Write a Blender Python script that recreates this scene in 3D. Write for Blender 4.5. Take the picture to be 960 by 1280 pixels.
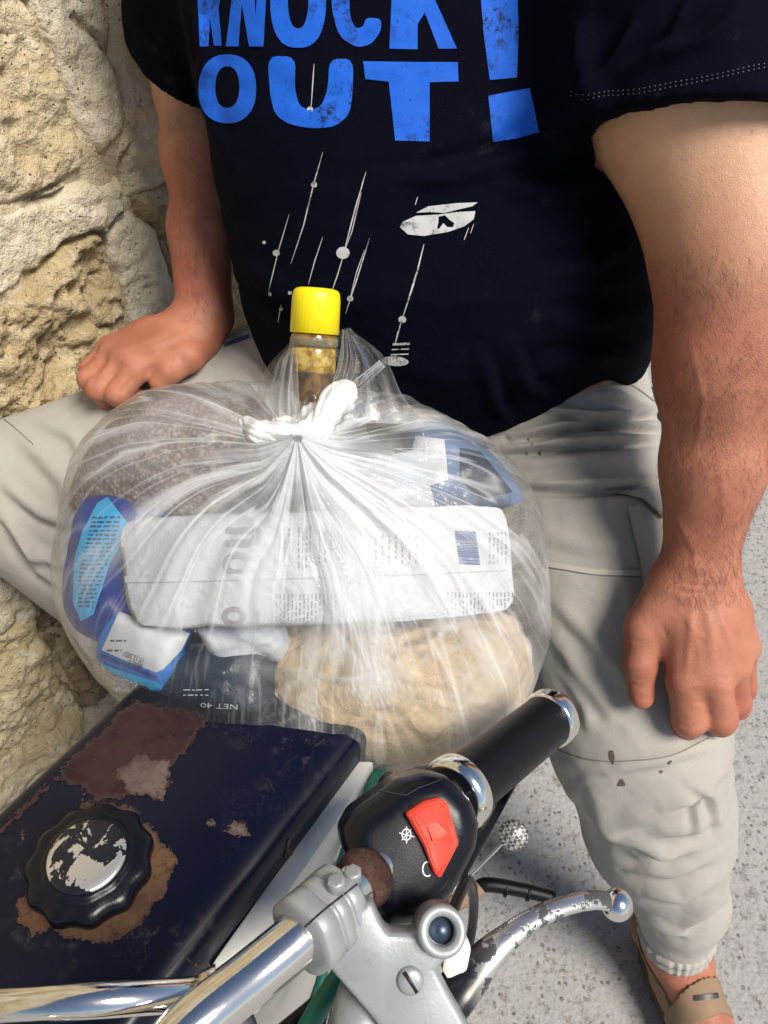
import bpy, bmesh, math, random
import numpy as np
from mathutils import Vector, Matrix, noise as mnoise
from mathutils.bvhtree import BVHTree

random.seed(7)
np.random.seed(7)
SC = bpy.context.scene
for _o in list(bpy.data.objects):
    bpy.data.objects.remove(_o)
COL = SC.collection

# ---------------------------------------------------------------- camera
CAM_H, PITCH, FPX = 1.36, math.radians(42.0), 967.0      # eye height, downward pitch, focal length in photo pixels
CP, SP = math.cos(PITCH), math.sin(PITCH)
cam_data = bpy.data.cameras.new('camera')
cam = bpy.data.objects.new('camera', cam_data)
COL.objects.link(cam)
cam.location = (0, 0, CAM_H)
cam.rotation_euler = (math.pi / 2 - PITCH, 0, 0)
cam_data.sensor_fit = 'VERTICAL'
cam_data.sensor_height = 36.0
cam_data.lens = 36.0 * FPX / 1280.0
cam_data.clip_start = 0.02
cam_data.clip_end = 500
SC.camera = cam

# ---------------------------------------------------------------- world, sun, exposure
SUN_EL, SUN_AZ = math.radians(52), math.radians(132)     # azimuth measured clockwise from +Y
world = bpy.data.worlds.new('World')
SC.world = world
world.use_nodes = True
wnt = world.node_tree
wbg = wnt.nodes['Background']
wsky = wnt.nodes.new('ShaderNodeTexSky')
wsky.sky_type = 'NISHITA'
wsky.sun_disc = False
wsky.sun_elevation = SUN_EL
wsky.sun_rotation = SUN_AZ
wsky.dust_density = 1.0
wsky.air_density = 1.0
wnt.links.new(wsky.outputs[0], wbg.inputs[0])
wbg.inputs[1].default_value = 0.075
sun_data = bpy.data.lights.new('sun', 'SUN')
sun_data.energy = 4.0
sun_data.angle = math.radians(24)
sun_data.color = (1.0, 0.94, 0.84)
sun = bpy.data.objects.new('sun', sun_data)
COL.objects.link(sun)
_sd = Vector((math.sin(SUN_AZ) * math.cos(SUN_EL), math.cos(SUN_AZ) * math.cos(SUN_EL), math.sin(SUN_EL)))
sun.rotation_euler = _sd.to_track_quat('Z', 'Y').to_euler()
sun.location = (3, 0, 5)
SC.view_settings.view_transform = 'Standard'
SC.view_settings.look = 'None'
SC.view_settings.gamma = 1.0
SC.view_settings.exposure = 0.36
SC.render.engine = 'CYCLES'
SC.cycles.max_bounces = 8
SC.cycles.transparent_max_bounces = 24
SC.cycles.use_denoising = True
SC.cycles.caustics_reflective = False
SC.cycles.caustics_refractive = False

# ---------------------------------------------------------------- design-space helpers
def P(px, py, d):
    """A world point that the photo shows at (px, py), d metres in front of the lens plane."""
    xc, yc = (px - 480) / FPX * d, -(py - 640) / FPX * d
    return np.array([xc, yc * SP + d * CP, CAM_H + yc * CP - d * SP])
def pix(V):
    V = np.asarray(V, float)
    rel = V - np.array([0, 0, CAM_H])
    d = rel[..., 1] * CP - rel[..., 2] * SP
    yc = rel[..., 1] * SP + rel[..., 2] * CP
    return 480 + rel[..., 0] / d * FPX, 640 - yc / d * FPX, d
def ray(px, py):
    v = P(px, py, 1.0) - np.array([0, 0, CAM_H])
    return Vector(v).normalized()
CAMV = Vector((0, 0, CAM_H))
VIEW = np.array([0, CP, -SP])
UPV = np.array([0, SP, CP])
RGT = np.array([1.0, 0, 0])
def nrm(v):
    v = np.asarray(v, float)
    return v / (np.linalg.norm(v) + 1e-12)

# ---------------------------------------------------------------- objects
def finish(o, parent=None, label=None, cat=None, group=None, kind=None):
    COL.objects.link(o)
    if parent is not None:
        o.parent = parent
        o.matrix_parent_inverse = Matrix.Translation(-parent.location) if parent.parent is None else Matrix.Translation(-parent_loc(parent))
    if label: o['label'] = label
    if cat: o['category'] = cat
    if group: o['group'] = group
    if kind: o['kind'] = kind
    return o
def parent_loc(p):
    l = Vector(p.location)
    return Vector((0, 0, 0)) if p.type == 'MESH' else l
def empty(name, loc, label, cat, group=None):
    o = bpy.data.objects.new(name, None)
    o.location = loc
    o.empty_display_size = 0.05
    return finish(o, None, label, cat, group)
def mesh_obj(name, V, F, mat, parent=None, smooth=True, **kw):
    me = bpy.data.meshes.new(name)
    me.from_pydata([tuple(map(float, v)) for v in V], [], [tuple(map(int, f)) for f in F])
    if smooth:
        me.polygons.foreach_set('use_smooth', [True] * len(me.polygons))
    me.update()
    if mat: me.materials.append(mat)
    o = bpy.data.objects.new(name, me)
    return finish(o, parent, **kw)
def mesh_np(name, V, F, mat, parent=None, smooth=True, **kw):
    """Fast path for big quad meshes."""
    me = bpy.data.meshes.new(name)
    V = np.ascontiguousarray(V, np.float32); F = np.ascontiguousarray(F, np.int32)
    me.vertices.add(len(V)); me.vertices.foreach_set('co', V.ravel())
    n = F.shape[1]
    me.loops.add(F.size); me.loops.foreach_set('vertex_index', F.ravel())
    me.polygons.add(len(F)); me.polygons.foreach_set('loop_start', np.arange(0, F.size, n, dtype=np.int32))
    me.update(calc_edges=True); me.validate()
    me.polygons.foreach_set('use_smooth', [smooth] * len(me.polygons))
    if mat: me.materials.append(mat)
    o = bpy.data.objects.new(name, me)
    return finish(o, parent, **kw)
def bm_obj(name, bm, mat, parent=None, smooth=True, autos=None, **kw):
    me = bpy.data.meshes.new(name)
    bmesh.ops.recalc_face_normals(bm, faces=bm.faces)
    if autos:
        for e in bm.edges:
            if len(e.link_faces) == 2 and e.calc_face_angle(0) > math.radians(autos):
                e.smooth = False
    for f in bm.faces: f.smooth = smooth
    bm.to_mesh(me); bm.free()
    if mat: me.materials.append(mat)
    o = bpy.data.objects.new(name, me)
    return finish(o, parent, **kw)

# ---------------------------------------------------------------- signed-distance modelling (numpy surface nets)
def smin(a, b, k):
    if k <= 0: return np.minimum(a, b)
    h = np.clip(0.5 + 0.5 * (b - a) / k, 0, 1)
    return b + (a - b) * h - k * h * (1 - h)
def smax(a, b, k): return -smin(-a, -b, k)
class SDF:
    def __init__(s): s.p = []; s.cuts = []
    def add(s, fn, lo, hi, k=0.0): s.p.append((fn, np.asarray(lo, float), np.asarray(hi, float), k)); return s
    def cap(s, a, b, ra, rb, k=0.01):
        a = np.asarray(a, float); b = np.asarray(b, float); ba = b - a; L = ba @ ba + 1e-12
        def fn(Q):
            t = np.clip((Q - a) @ ba / L, 0, 1)
            return np.linalg.norm(Q - a - t[:, None] * ba, axis=1) - (ra + (rb - ra) * t)
        r = max(ra, rb)
        return s.add(fn, np.minimum(a, b) - r, np.maximum(a, b) + r, k)
    def chain(s, pts, radii, k=0.01, k0=None):
        for i in range(len(pts) - 1):
            s.cap(pts[i], pts[i + 1], radii[i], radii[i + 1], (k0 if (i == 0 and k0 is not None) else k))
        return s
    def ell(s, c, axes, rad, k=0.01):
        """Ellipsoid with the given axes (3x3 rows) and radii."""
        c = np.asarray(c, float); A = np.asarray(axes, float); r = np.asarray(rad, float)
        def fn(Q):
            q = (Q - c) @ A.T / r
            l = np.linalg.norm(q, axis=1)
            return (l - 1) * r.min()
        R = r.max()
        return s.add(fn, c - R, c + R, k)
    def __call__(s, Q, lo=None, hi=None):
        d = np.full(len(Q), 0.5)
        for fn, l, h, k in s.p:
            if lo is not None and (np.any(l - k - 0.012 > hi) or np.any(h + k + 0.012 < lo)): continue
            d = smin(d, fn(Q), k)
        for c in s.cuts: d = np.maximum(d, c(Q))
        return d
def surfnet(f, lo, hi, h, blk=16):
    lo = np.asarray(lo, float); hi = np.asarray(hi, float)
    nb = np.ceil((hi - lo) / (h * blk)).astype(int)
    N = nb * blk + 4
    g = np.stack(np.meshgrid(*[np.arange(n) for n in nb], indexing='ij'), -1).reshape(-1, 3)
    ctr = lo + (g + 0.5) * blk * h
    dc = f(ctr)
    act = g[np.abs(dc) < blk * h * 0.9 + 0.01]
    off = np.stack(np.meshgrid(*[np.arange(blk + 1)] * 3, indexing='ij'), -1)
    keys, pos, faces = [], [], []
    K = lambda c: (c[..., 0].astype(np.int64) * N[1] + c[..., 1]) * N[2] + c[..., 2]
    for b in act:
        base = b * blk
        Q = lo + (off + base) * h
        D = f(Q.reshape(-1, 3), Q[0, 0, 0], Q[-1, -1, -1]).reshape(blk + 1, blk + 1, blk + 1)
        S = D < 0
        if S.all() or not S.any(): continue
        acc = np.zeros((blk, blk, blk, 3)); cnt = np.zeros((blk, blk, blk))
        for ax in range(3):
            o1, o2 = [a for a in range(3) if a != ax]
            a0 = [slice(None)] * 3; a1 = [slice(None)] * 3
            a0[ax] = slice(0, blk); a1[ax] = slice(1, blk + 1)
            d0, d1 = D[tuple(a0)], D[tuple(a1)]
            cr = (d0 < 0) != (d1 < 0)
            t = np.where(cr, d0 / np.where(cr, d0 - d1, 1), 0)
            for u in (0, 1):
                for v in (0, 1):
                    sl = [None] * 3; sl[ax] = slice(0, blk); sl[o1] = slice(u, u + blk); sl[o2] = slice(v, v + blk)
                    c = cr[tuple(sl)]; tt = t[tuple(sl)]
                    acc[..., ax] += np.where(c, tt, 0); acc[..., o1] += np.where(c, u, 0); acc[..., o2] += np.where(c, v, 0)
                    cnt += c
            # faces
            sl = [slice(0, blk)] * 3
            e = np.argwhere(cr[tuple(sl)])
            if len(e):
                inside0 = (d0 < 0)[tuple(sl)][tuple(e.T)]
                G = e + base
                u1 = np.zeros(3, int); u1[(ax + 1) % 3] = 1
                u2 = np.zeros(3, int); u2[(ax + 2) % 3] = 1
                q = np.stack([K(G - u1 - u2), K(G - u2), K(G), K(G - u1)], 1)
                q[~inside0] = q[~inside0][:, ::-1]
                faces.append(q)
        m = np.argwhere(cnt > 0)
        if len(m):
            p = acc[tuple(m.T)] / cnt[tuple(m.T)][:, None]
            pos.append(lo + (m + base + p) * h); keys.append(K(m + base))
    keys = np.concatenate(keys); pos = np.concatenate(pos); faces = np.concatenate(faces)
    o = np.argsort(keys); keys = keys[o]; pos = pos[o]
    idx = np.clip(np.searchsorted(keys, faces), 0, len(keys) - 1)
    ok = (keys[idx] == faces).all(1)
    return pos, idx[ok]
def vnormals(V, F):
    a = V[F[:, 2]] - V[F[:, 0]]; b = V[F[:, 3 if F.shape[1] > 3 else 1]] - V[F[:, 1 if F.shape[1] > 3 else 0]]
    fn = np.cross(a, b) if F.shape[1] > 3 else np.cross(b, a)
    N = np.zeros_like(V)
    for i in range(F.shape[1]): np.add.at(N, F[:, i], fn)
    return N / (np.linalg.norm(N, axis=1, keepdims=True) + 1e-12)
def laplace(V, F, it=1, w=0.5):
    n = F.shape[1]
    for _ in range(it):
        A = np.zeros_like(V); c = np.zeros(len(V))
        for i in range(n):
            np.add.at(A, F[:, i], V[F[:, (i + 1) % n]]); np.add.at(c, F[:, i], 1)
            np.add.at(A, F[:, i], V[F[:, (i - 1) % n]]); np.add.at(c, F[:, i], 1)
        V = V * (1 - w) + w * A / np.maximum(c, 1)[:, None]
    return V
def bvh_of(V, F): return BVHTree.FromPolygons([tuple(v) for v in V.tolist()], [tuple(f) for f in F.tolist()])
def vnoise(Q, scale, seed=0):
    """Cheap vectorised value noise in -1..1."""
    q = np.asarray(Q, float) * scale + seed * 17.13
    i = np.floor(q).astype(np.int64); f = q - i; f = f * f * (3 - 2 * f)
    def hsh(a, b, c):
        n = (a * 374761393 + b * 668265263 + c * 2147483647 + seed * 144665) & 0x7fffffff
        n = ((n ^ (n >> 13)) * 1274126177) & 0x7fffffff
        return ((n ^ (n >> 16)) & 0xffff) / 32767.5 - 1
    r = 0
    for dx in (0, 1):
        for dy in (0, 1):
            for dz in (0, 1):
                w = (f[..., 0] if dx else 1 - f[..., 0]) * (f[..., 1] if dy else 1 - f[..., 1]) * (f[..., 2] if dz else 1 - f[..., 2])
                r = r + w * hsh(i[..., 0] + dx, i[..., 1] + dy, i[..., 2] + dz)
    return r
def fbm(Q, scale, octv=4, seed=0, gain=0.5):
    r = 0; a = 1; s = scale
    for k in range(octv): r = r + a * vnoise(Q, s, seed + k); a *= gain; s *= 2.03
    return r
def poly_dist(px, py, pts):
    """Distance (and signed side, position) from pixel points to a polyline."""
    best = np.full(px.shape, 1e9); sgn = np.zeros(px.shape); par = np.zeros(px.shape); n = len(pts) - 1
    for i in range(n):
        ax, ay = pts[i]; bx, by = pts[i + 1]; dx, dy = bx - ax, by - ay; L = dx * dx + dy * dy + 1e-9
        t = np.clip(((px - ax) * dx + (py - ay) * dy) / L, 0, 1)
        ex, ey = px - ax - t * dx, py - ay - t * dy
        d = np.hypot(ex, ey); m = d < best
        best = np.where(m, d, best); sgn = np.where(m, np.sign(dx * ey - dy * ex), sgn); par = np.where(m, (i + t) / n, par)
    return best, sgn, par
def folds(V, N, lst):
    """Cloth folds laid along lines on the front of a garment: (line, width px, height m, undercut)."""
    px, py, d = pix(V)
    face = np.clip(-(N @ VIEW) * 1.6 + 0.25, 0, 1)
    D = np.zeros(len(V))
    for pts, w, amp, und in lst:
        q, s, t = poly_dist(px, py, pts)
        m = q < 4 * w
        env = np.sin(np.clip(t, 0.02, 0.98) * math.pi) ** 0.6
        sd = q * s
        prof = np.exp(-(q / w) ** 2) - und * np.exp(-((sd - 1.3 * w) / (0.8 * w)) ** 2)
        D += np.where(m, amp * env * prof, 0)
    return V + N * (D * face)[:, None]

# ---------------------------------------------------------------- generic shapes
def smooth_path(pts, n=8):
    """Catmull-Rom through the points."""
    pts = [np.asarray(p, float) for p in pts]
    Q = [2 * pts[0] - pts[1]] + pts + [2 * pts[-1] - pts[-2]]
    out = []
    for i in range(1, len(Q) - 2):
        for k in range(n):
            t = k / n
            a, b, c, d = Q[i - 1], Q[i], Q[i + 1], Q[i + 2]
            out.append(0.5 * (2 * b + (c - a) * t + (2 * a - 5 * b + 4 * c - d) * t * t + (3 * b - 3 * c + d - a) * t ** 3))
    out.append(pts[-1])
    return out
def tube(pts, radii, seg=12, flat=1.0, up=None, caps=True):
    """Swept tube; flat < 1 squashes it along the 'up' side."""
    pts = [np.asarray(p, float) for p in pts]
    if np.isscalar(radii): radii = [radii] * len(pts)
    V, F = [], []
    n = len(pts)
    ref = nrm(up) if up is not None else None
    for i, p in enumerate(pts):
        t = nrm(pts[min(i + 1, n - 1)] - pts[max(i - 1, 0)])
        if ref is None:
            ref = nrm(np.cross(t, [0, 0, 1] if abs(t[2]) < 0.9 else [1, 0, 0]))
        u = nrm(ref - t * (ref @ t)); ref = u if up is None else ref
        w = np.cross(t, u)
        for k in range(seg):
            a = 2 * math.pi * k / seg
            V.append(p + radii[i] * (u * math.cos(a) * flat + w * math.sin(a)))
    for i in range(n - 1):
        for k in range(seg):
            k2 = (k + 1) % seg
            F.append((i * seg + k, i * seg + k2, (i + 1) * seg + k2, (i + 1) * seg + k))
    if caps:
        F.append(tuple(range(seg - 1, -1, -1))); F.append(tuple((n - 1) * seg + k for k in range(seg)))
    return V, F
def lathe(base, axis, prof, seg=32, wob=None, xdir=None):
    """Profile [(height, radius)] round an axis."""
    base = np.asarray(base, float); a = nrm(axis)
    u = nrm(np.cross(a, [0, 0, 1] if abs(a[2]) < 0.9 else [1, 0, 0])) if xdir is None else nrm(np.asarray(xdir) - a * (np.asarray(xdir) @ a))
    w = np.cross(a, u)
    V, F = [], []
    for h, r in prof:
        for k in range(seg):
            t = 2 * math.pi * k / seg
            rr = r * (wob(t, h) if wob else 1)
            V.append(base + a * h + rr * (u * math.cos(t) + w * math.sin(t)))
    n = len(prof)
    for i in range(n - 1):
        for k in range(seg):
            k2 = (k + 1) % seg
            F.append((i * seg + k, i * seg + k2, (i + 1) * seg + k2, (i + 1) * seg + k))
    F.append(tuple(range(seg - 1, -1, -1))); F.append(tuple((n - 1) * seg + k for k in range(seg)))
    return V, F
def on_plane(px, py, o, n):
    r = np.array(ray(px, py)); c = np.array(CAMV)
    t = ((np.asarray(o) - c) @ n) / (r @ n)
    return c + r * t
def prism(poly, n, depth, bev=0.0, bseg=2, taper=0.0):
    """World polygon extruded by -n*depth, bevelled: returns a bmesh."""
    bm = bmesh.new()
    n = nrm(n)
    top = [bm.verts.new(p) for p in poly]
    c = np.mean(poly, axis=0)
    bot = [bm.verts.new(np.asarray(p) - n * depth + (np.asarray(p) - c) * taper) for p in poly]
    bm.faces.new(top); bm.faces.new(bot[::-1])
    m = len(poly)
    for i in range(m): bm.faces.new((top[i], bot[i], bot[(i + 1) % m], top[(i + 1) % m]))
    bmesh.ops.recalc_face_normals(bm, faces=bm.faces)
    if bev > 0:
        bmesh.ops.bevel(bm, geom=list(bm.edges), offset=bev, segments=bseg, affect='EDGES', profile=0.5, clamp_overlap=True)
    return bm
def ribbon_on(bvh, pts, w, lift=0.0008, step=4.0, taper=False, dash=None):
    """A thin strip following a pixel polyline over a surface (seams, stitches, strokes of print)."""
    P2 = []
    for i in range(len(pts) - 1):
        a = np.array(pts[i], float); b = np.array(pts[i + 1], float)
        n = max(1, int(np.hypot(*(b - a)) / step))
        for k in range(n): P2.append(a + (b - a) * k / n)
    P2.append(np.array(pts[-1], float))
    V, F, last = [], [], None
    for i, p in enumerate(P2):
        t = P2[min(i + 1, len(P2) - 1)] - P2[max(i - 1, 0)]
        t = t / (np.hypot(*t) + 1e-9); nn = np.array([-t[1], t[0]])
        ww = w * 0.5 * (math.sin(math.pi * (i + 0.5) / len(P2)) ** 0.5 if taper else 1)
        if dash and (i // dash) % 2: last = None; continue
        row = []
        for s in (-1, 1):
            q = p + nn * ww * s
            hit = bvh.ray_cast(CAMV, ray(*q))
            if hit[0] is None: row = None; break
            nv = hit[1] if hit[1].dot(ray(*q)) < 0 else -hit[1]
            row.append(hit[0] + nv * lift)
        if row is None: last = None; continue
        b = len(V); V += [tuple(row[0]), tuple(row[1])]
        if last is not None: F.append((last, last + 1, b + 1, b))
        last = b
    return V, F
def poly_on(bvh, polys, lift=0.0008, res=5.0, holes=()):
    """Filled pixel outline(s) laid on a surface as a fine sheet (prints, patches)."""
    bm = bmesh.new()
    def loop(pts):
        vs = [bm.verts.new((p[0], p[1], 0)) for p in pts]
        return [bm.edges.new((vs[i], vs[(i + 1) % len(vs)])) for i in range(len(vs))]
    es = []
    for p in list(polys) + list(holes): es += loop(p)
    bmesh.ops.triangle_fill(bm, use_beauty=True, use_dissolve=False, edges=es)
    for _ in range(6):
        le = [e for e in bm.edges if e.calc_length() > res]
        if not le: break
        bmesh.ops.subdivide_edges(bm, edges=le, cuts=1, use_grid_fill=False)
        bmesh.ops.triangulate(bm, faces=[f for f in bm.faces if len(f.verts) > 3])
    dead = []
    for v in bm.verts:
        r = ray(v.co.x, v.co.y); hit = bvh.ray_cast(CAMV, r)
        if hit[0] is None: dead.append(v); continue
        nv = hit[1] if hit[1].dot(r) < 0 else -hit[1]
        v.co = hit[0] + nv * lift
    bmesh.ops.delete(bm, geom=dead, context='VERTS')
    return bm
_text_cache = {}
def text_polys(s, bold=0.0):
    """Flat glyph triangles of a string from the built-in font: unit height."""
    if (s, bold) in _text_cache: return _text_cache[(s, bold)]
    cu = bpy.data.curves.new('t', 'FONT'); cu.body = s; cu.fill_mode = 'FRONT'; cu.offset = bold; cu.resolution_u = 3
    o = bpy.data.objects.new('t', cu); COL.objects.link(o)
    dg = bpy.context.evaluated_depsgraph_get(); me = o.evaluated_get(dg).to_mesh()
    V = np.array([v.co[:2] for v in me.vertices]); F = [tuple(p.vertices) for p in me.polygons]
    bpy.data.objects.remove(o); bpy.data.curves.remove(cu)
    if len(V): V = V - V.min(0)
    _text_cache[(s, bold)] = (V, F)
    return V, F
def text_on(bvh, s, xy, h, ang, lift=0.0008, width=None, bold=0.0, skew=0.0, flip=False):
    """Text laid on a surface: lower-left pixel, cap height px, angle (deg, screen clockwise)."""
    V, F = text_polys(s, bold)
    if not len(V): return [], []
    sc = h / 0.7
    sx = sc if width is None else width / max(V[:, 0].max(), 1e-6)
    a = math.radians(ang); c, sn = math.cos(a), math.sin(a)
    out = []; ok = []
    for x, y in V:
        if flip: x = -x
        X, Y = x * sx + skew * y * sc, -y * sc
        r = ray(xy[0] + X * c - Y * sn, xy[1] + X * sn + Y * c)
        hit = bvh.ray_cast(CAMV, r)
        if hit[0] is None: ok.append(False); out.append((0, 0, 0)); continue
        nv = hit[1] if hit[1].dot(r) < 0 else -hit[1]
        ok.append(True); out.append(tuple(hit[0] + nv * lift))
    return out, [f for f in F if all(ok[i] for i in f)]
def merge(parts):
    V, F = [], []
    for v, f in parts:
        b = len(V); V += list(v); F += [tuple(i + b for i in q) for q in f]
    return V, F

# ---------------------------------------------------------------- materials
class NT:
    def __init__(s, name):
        s.m = bpy.data.materials.new(name); s.m.use_nodes = True; s.t = s.m.node_tree
        s.b = s.t.nodes['Principled BSDF']; s.out = s.t.nodes['Material Output']; s._co = None
    def n(s, typ, **kw):
        x = s.t.nodes.new('ShaderNode' + typ)
        for k, v in kw.items():
            if k in x.inputs.keys() if isinstance(k, str) else False: s.set(x.inputs[k], v)
            else: setattr(x, k, v)
        return x
    def set(s, sock, v):
        if isinstance(v, bpy.types.NodeSocket): s.t.links.new(v, sock)
        else: sock.default_value = v
    def co(s):
        if s._co is None: s._co = s.t.nodes.new('ShaderNodeTexCoord')
        return s._co.outputs['Object']
    def map(s, scale=(1, 1, 1), rot=(0, 0, 0), loc=(0, 0, 0), vec=None):
        x = s.t.nodes.new('ShaderNodeMapping'); s.set(x.inputs[0], vec or s.co())
        x.inputs['Scale'].default_value = scale; x.inputs['Rotation'].default_value = rot; x.inputs['Location'].default_value = loc
        return x.outputs[0]
    def noise(s, scale, detail=4, rough=0.55, dist=0.0, vec=None, col=False):
        x = s.t.nodes.new('ShaderNodeTexNoise'); s.set(x.inputs['Vector'], vec or s.co())
        x.inputs['Scale'].default_value = scale; x.inputs['Detail'].default_value = detail
        x.inputs['Roughness'].default_value = rough; x.inputs['Distortion'].default_value = dist
        return x.outputs[1 if col else 0]
    def voro(s, scale, feature='F1', out=0, vec=None, rnd=1.0):
        x = s.t.nodes.new('ShaderNodeTexVoronoi'); s.set(x.inputs['Vector'], vec or s.co()); x.feature = feature
        x.inputs['Scale'].default_value = scale; x.inputs['Randomness'].default_value = rnd
        return x.outputs[out]
    def ramp(s, fac, stops, interp='LINEAR'):
        x = s.t.nodes.new('ShaderNodeValToRGB'); x.color_ramp.interpolation = interp
        e = x.color_ramp.elements
        while len(e) < len(stops): e.new(0.5)
        for el, (p, c) in zip(e, stops):
            el.position = p; el.color = c if len(c) == 4 else (*c, 1)
        s.set(x.inputs[0], fac); return x.outputs[0]
    def rampf(s, fac, a, b, lo=0.0, hi=1.0):
        x = s.t.nodes.new('ShaderNodeMapRange'); x.interpolation_type = 'SMOOTHSTEP'
        s.set(x.inputs[0], fac); x.inputs[1].default_value = a; x.inputs[2].default_value = b
        x.inputs[3].default_value = lo; x.inputs[4].default_value = hi
        return x.outputs[0]
    def math(s, op, a, b=0.0, c=0.0):
        x = s.t.nodes.new('ShaderNodeMath'); x.operation = op
        s.set(x.inputs[0], a); s.set(x.inputs[1], b); s.set(x.inputs[2], c); return x.outputs[0]
    def mix(s, f, a, b, mode='MIX'):
        x = s.t.nodes.new('ShaderNodeMix'); x.data_type = 'RGBA'; x.blend_type = mode
        s.set(x.inputs[0], f)
        for i, v in ((6, a), (7, b)):
            if not isinstance(v, bpy.types.NodeSocket) and len(v) == 3: v = (*v, 1)
            s.set(x.inputs[i], v)
        return x.outputs[2]
    def bump(s, h, strength=0.3, dist=0.002, nrm=None):
        x = s.t.nodes.new('ShaderNodeBump'); s.set(x.inputs['Height'], h)
        x.inputs['Strength'].default_value = strength; x.inputs['Distance'].default_value = dist
        if nrm is not None: s.set(x.inputs['Normal'], nrm)
        return x.outputs[0]
    def p(s, **kw):
        for k, v in kw.items():
            k = k.replace('_', ' ')
            if k in ('Base Color', 'Emission Color', 'Subsurface Radius', 'Specular Tint') and not isinstance(v, bpy.types.NodeSocket) and len(v) == 3 and k != 'Subsurface Radius': v = (*v, 1)
            s.set(s.b.inputs[k], v)
        return s.m
def simple(name, col, rough=0.5, metal=0.0, var=0.12, scale=40.0, bump=0.0, bscale=200.0, spec=0.5, coat=0.0):
    t = NT(name)
    f = t.noise(scale, 5, 0.6)
    c = t.mix(f, tuple(x * (1 - var) for x in col), tuple(min(1, x * (1 + var)) for x in col))
    r = t.math('ADD', t.math('MULTIPLY', t.noise(scale * 2.3, 3), 0.25), rough - 0.12)
    t.p(Base_Color=c, Roughness=r, Metallic=metal, Specular_IOR_Level=spec, Coat_Weight=coat)
    if bump: t.p(Normal=t.bump(t.noise(bscale, 3), bump, 0.001))
    return t.m

# ================================================================ ground and wall (the setting)
def ground_mat():
    t = NT('pavement_concrete')
    big = t.noise(1.3, 5, 0.6)
    base = t.mix(big, (0.24, 0.23, 0.22), (0.40, 0.40, 0.41))
    v = t.n('TexVoronoi'); t.set(v.inputs['Vector'], t.co()); v.inputs['Scale'].default_value = 105
    sep = t.n('SeparateColor'); t.set(sep.inputs[0], v.outputs['Color'])
    dark = t.rampf(sep.outputs[0], 0.62, 0.9); core = t.rampf(t.math('ADD', v.outputs['Distance'], t.math('MULTIPLY', t.noise(300, 3), 0.5)), 0.42, 0.75, 1, 0)
    c = t.mix(t.math('MULTIPLY', dark, core), base, (0.06, 0.055, 0.055))
    v2 = t.n('TexVoronoi'); t.set(v2.inputs['Vector'], t.map(loc=(3, 1, 2))); v2.inputs['Scale'].default_value = 140
    sep2 = t.n('SeparateColor'); t.set(sep2.inputs[0], v2.outputs['Color'])
    lt = t.math('MULTIPLY', t.rampf(sep2.outputs[1], 0.7, 0.8), t.rampf(v2.outputs['Distance'], 0.3, 0.5, 1, 0))
    c = t.mix(t.math('MULTIPLY', lt, 0.6), c, (0.40, 0.37, 0.32))
    c = t.mix(t.rampf(t.noise(60, 5, 0.7), 0.5, 0.7), c, (0.13, 0.11, 0.09))
    c = t.mix(t.rampf(t.noise(420, 2), 0.35, 0.65, 0, 0.45), c, (0.42, 0.41, 0.40))
    n = t.bump(t.math('ADD', t.noise(180, 6, 0.7), t.math('MULTIPLY', v.outputs['Distance'], 0.8)), 0.55, 0.003)
    return t.p(Base_Color=c, Roughness=0.85, Normal=n)
V, F = [], []
_n = 120
_c = np.sign(np.linspace(-1, 1, _n)) * np.abs(np.linspace(-1, 1, _n)) ** 3 * 60
for y in _c:
    for x in _c:
        V.append((x + 0.3, y + 0.6, 0.004 * mnoise.noise((x * 1.5, y * 1.5, 0.2)) - 0.004))
for j in range(_n - 1):
    for i in range(_n - 1):
        a = j * _n + i
        F.append((a, a + 1, a + _n + 1, a + _n))
mesh_obj('ground', V, F, ground_mat(), kind='structure', label='grey speckled concrete pavement')

# ---- stone wall: mortar sheet with individual rubble stones bedded in it
WDIR = nrm([0.53, 0.85, 0]); WO = np.array([-0.56, 0.7, 0.0]); WN = np.array([WDIR[1], -WDIR[0], 0.0])
def wall_uv(px, py):
    q = on_plane(px, py, WO, WN) - WO
    return q @ WDIR, q[2]
def wall_pt(u, z, h): return WO + WDIR * u + np.array([0, 0, z]) + WN * h
def stone_mat(name, c1, c2, c3, seed, rough=0.35):
    t = NT(name)
    v = t.map(loc=(seed * 3.1, seed, 0))
    a = t.noise(9, 6, 0.65, 0.3, vec=v); b = t.noise(38, 6, 0.7, vec=v); g = t.noise(160, 4, 0.7, vec=v)
    c = t.mix(t.rampf(a, 0.35, 0.65), c1, c2)
    c = t.mix(t.rampf(b, 0.5, 0.72, 0, 0.8), c, c3)
    c = t.mix(t.rampf(g, 0.62, 0.75, 0, 0.55), c, tuple(x * 0.45 for x in c3))
    pit = t.rampf(t.voro(120, vec=v), 0.05, 0.22, 1, 0)
    pit = t.math('MULTIPLY', pit, t.rampf(t.noise(20, 3, vec=v), 0.5, 0.62))
    c = t.mix(t.math('MULTIPLY', pit, 0.6), c, (0.10, 0.07, 0.045))
    h = t.math('ADD', t.math('MULTIPLY', b, 1.2), t.math('MULTIPLY', g, rough))
    h = t.math('SUBTRACT', h, t.math('MULTIPLY', pit, 0.6))
    return t.p(Base_Color=c, Roughness=0.9, Specular_IOR_Level=0.25, Normal=t.bump(h, 1.0, 0.012))
M_MORTAR = stone_mat('lime_mortar', (0.70, 0.60, 0.41), (0.52, 0.41, 0.25), (0.76, 0.68, 0.52), 1)
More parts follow.
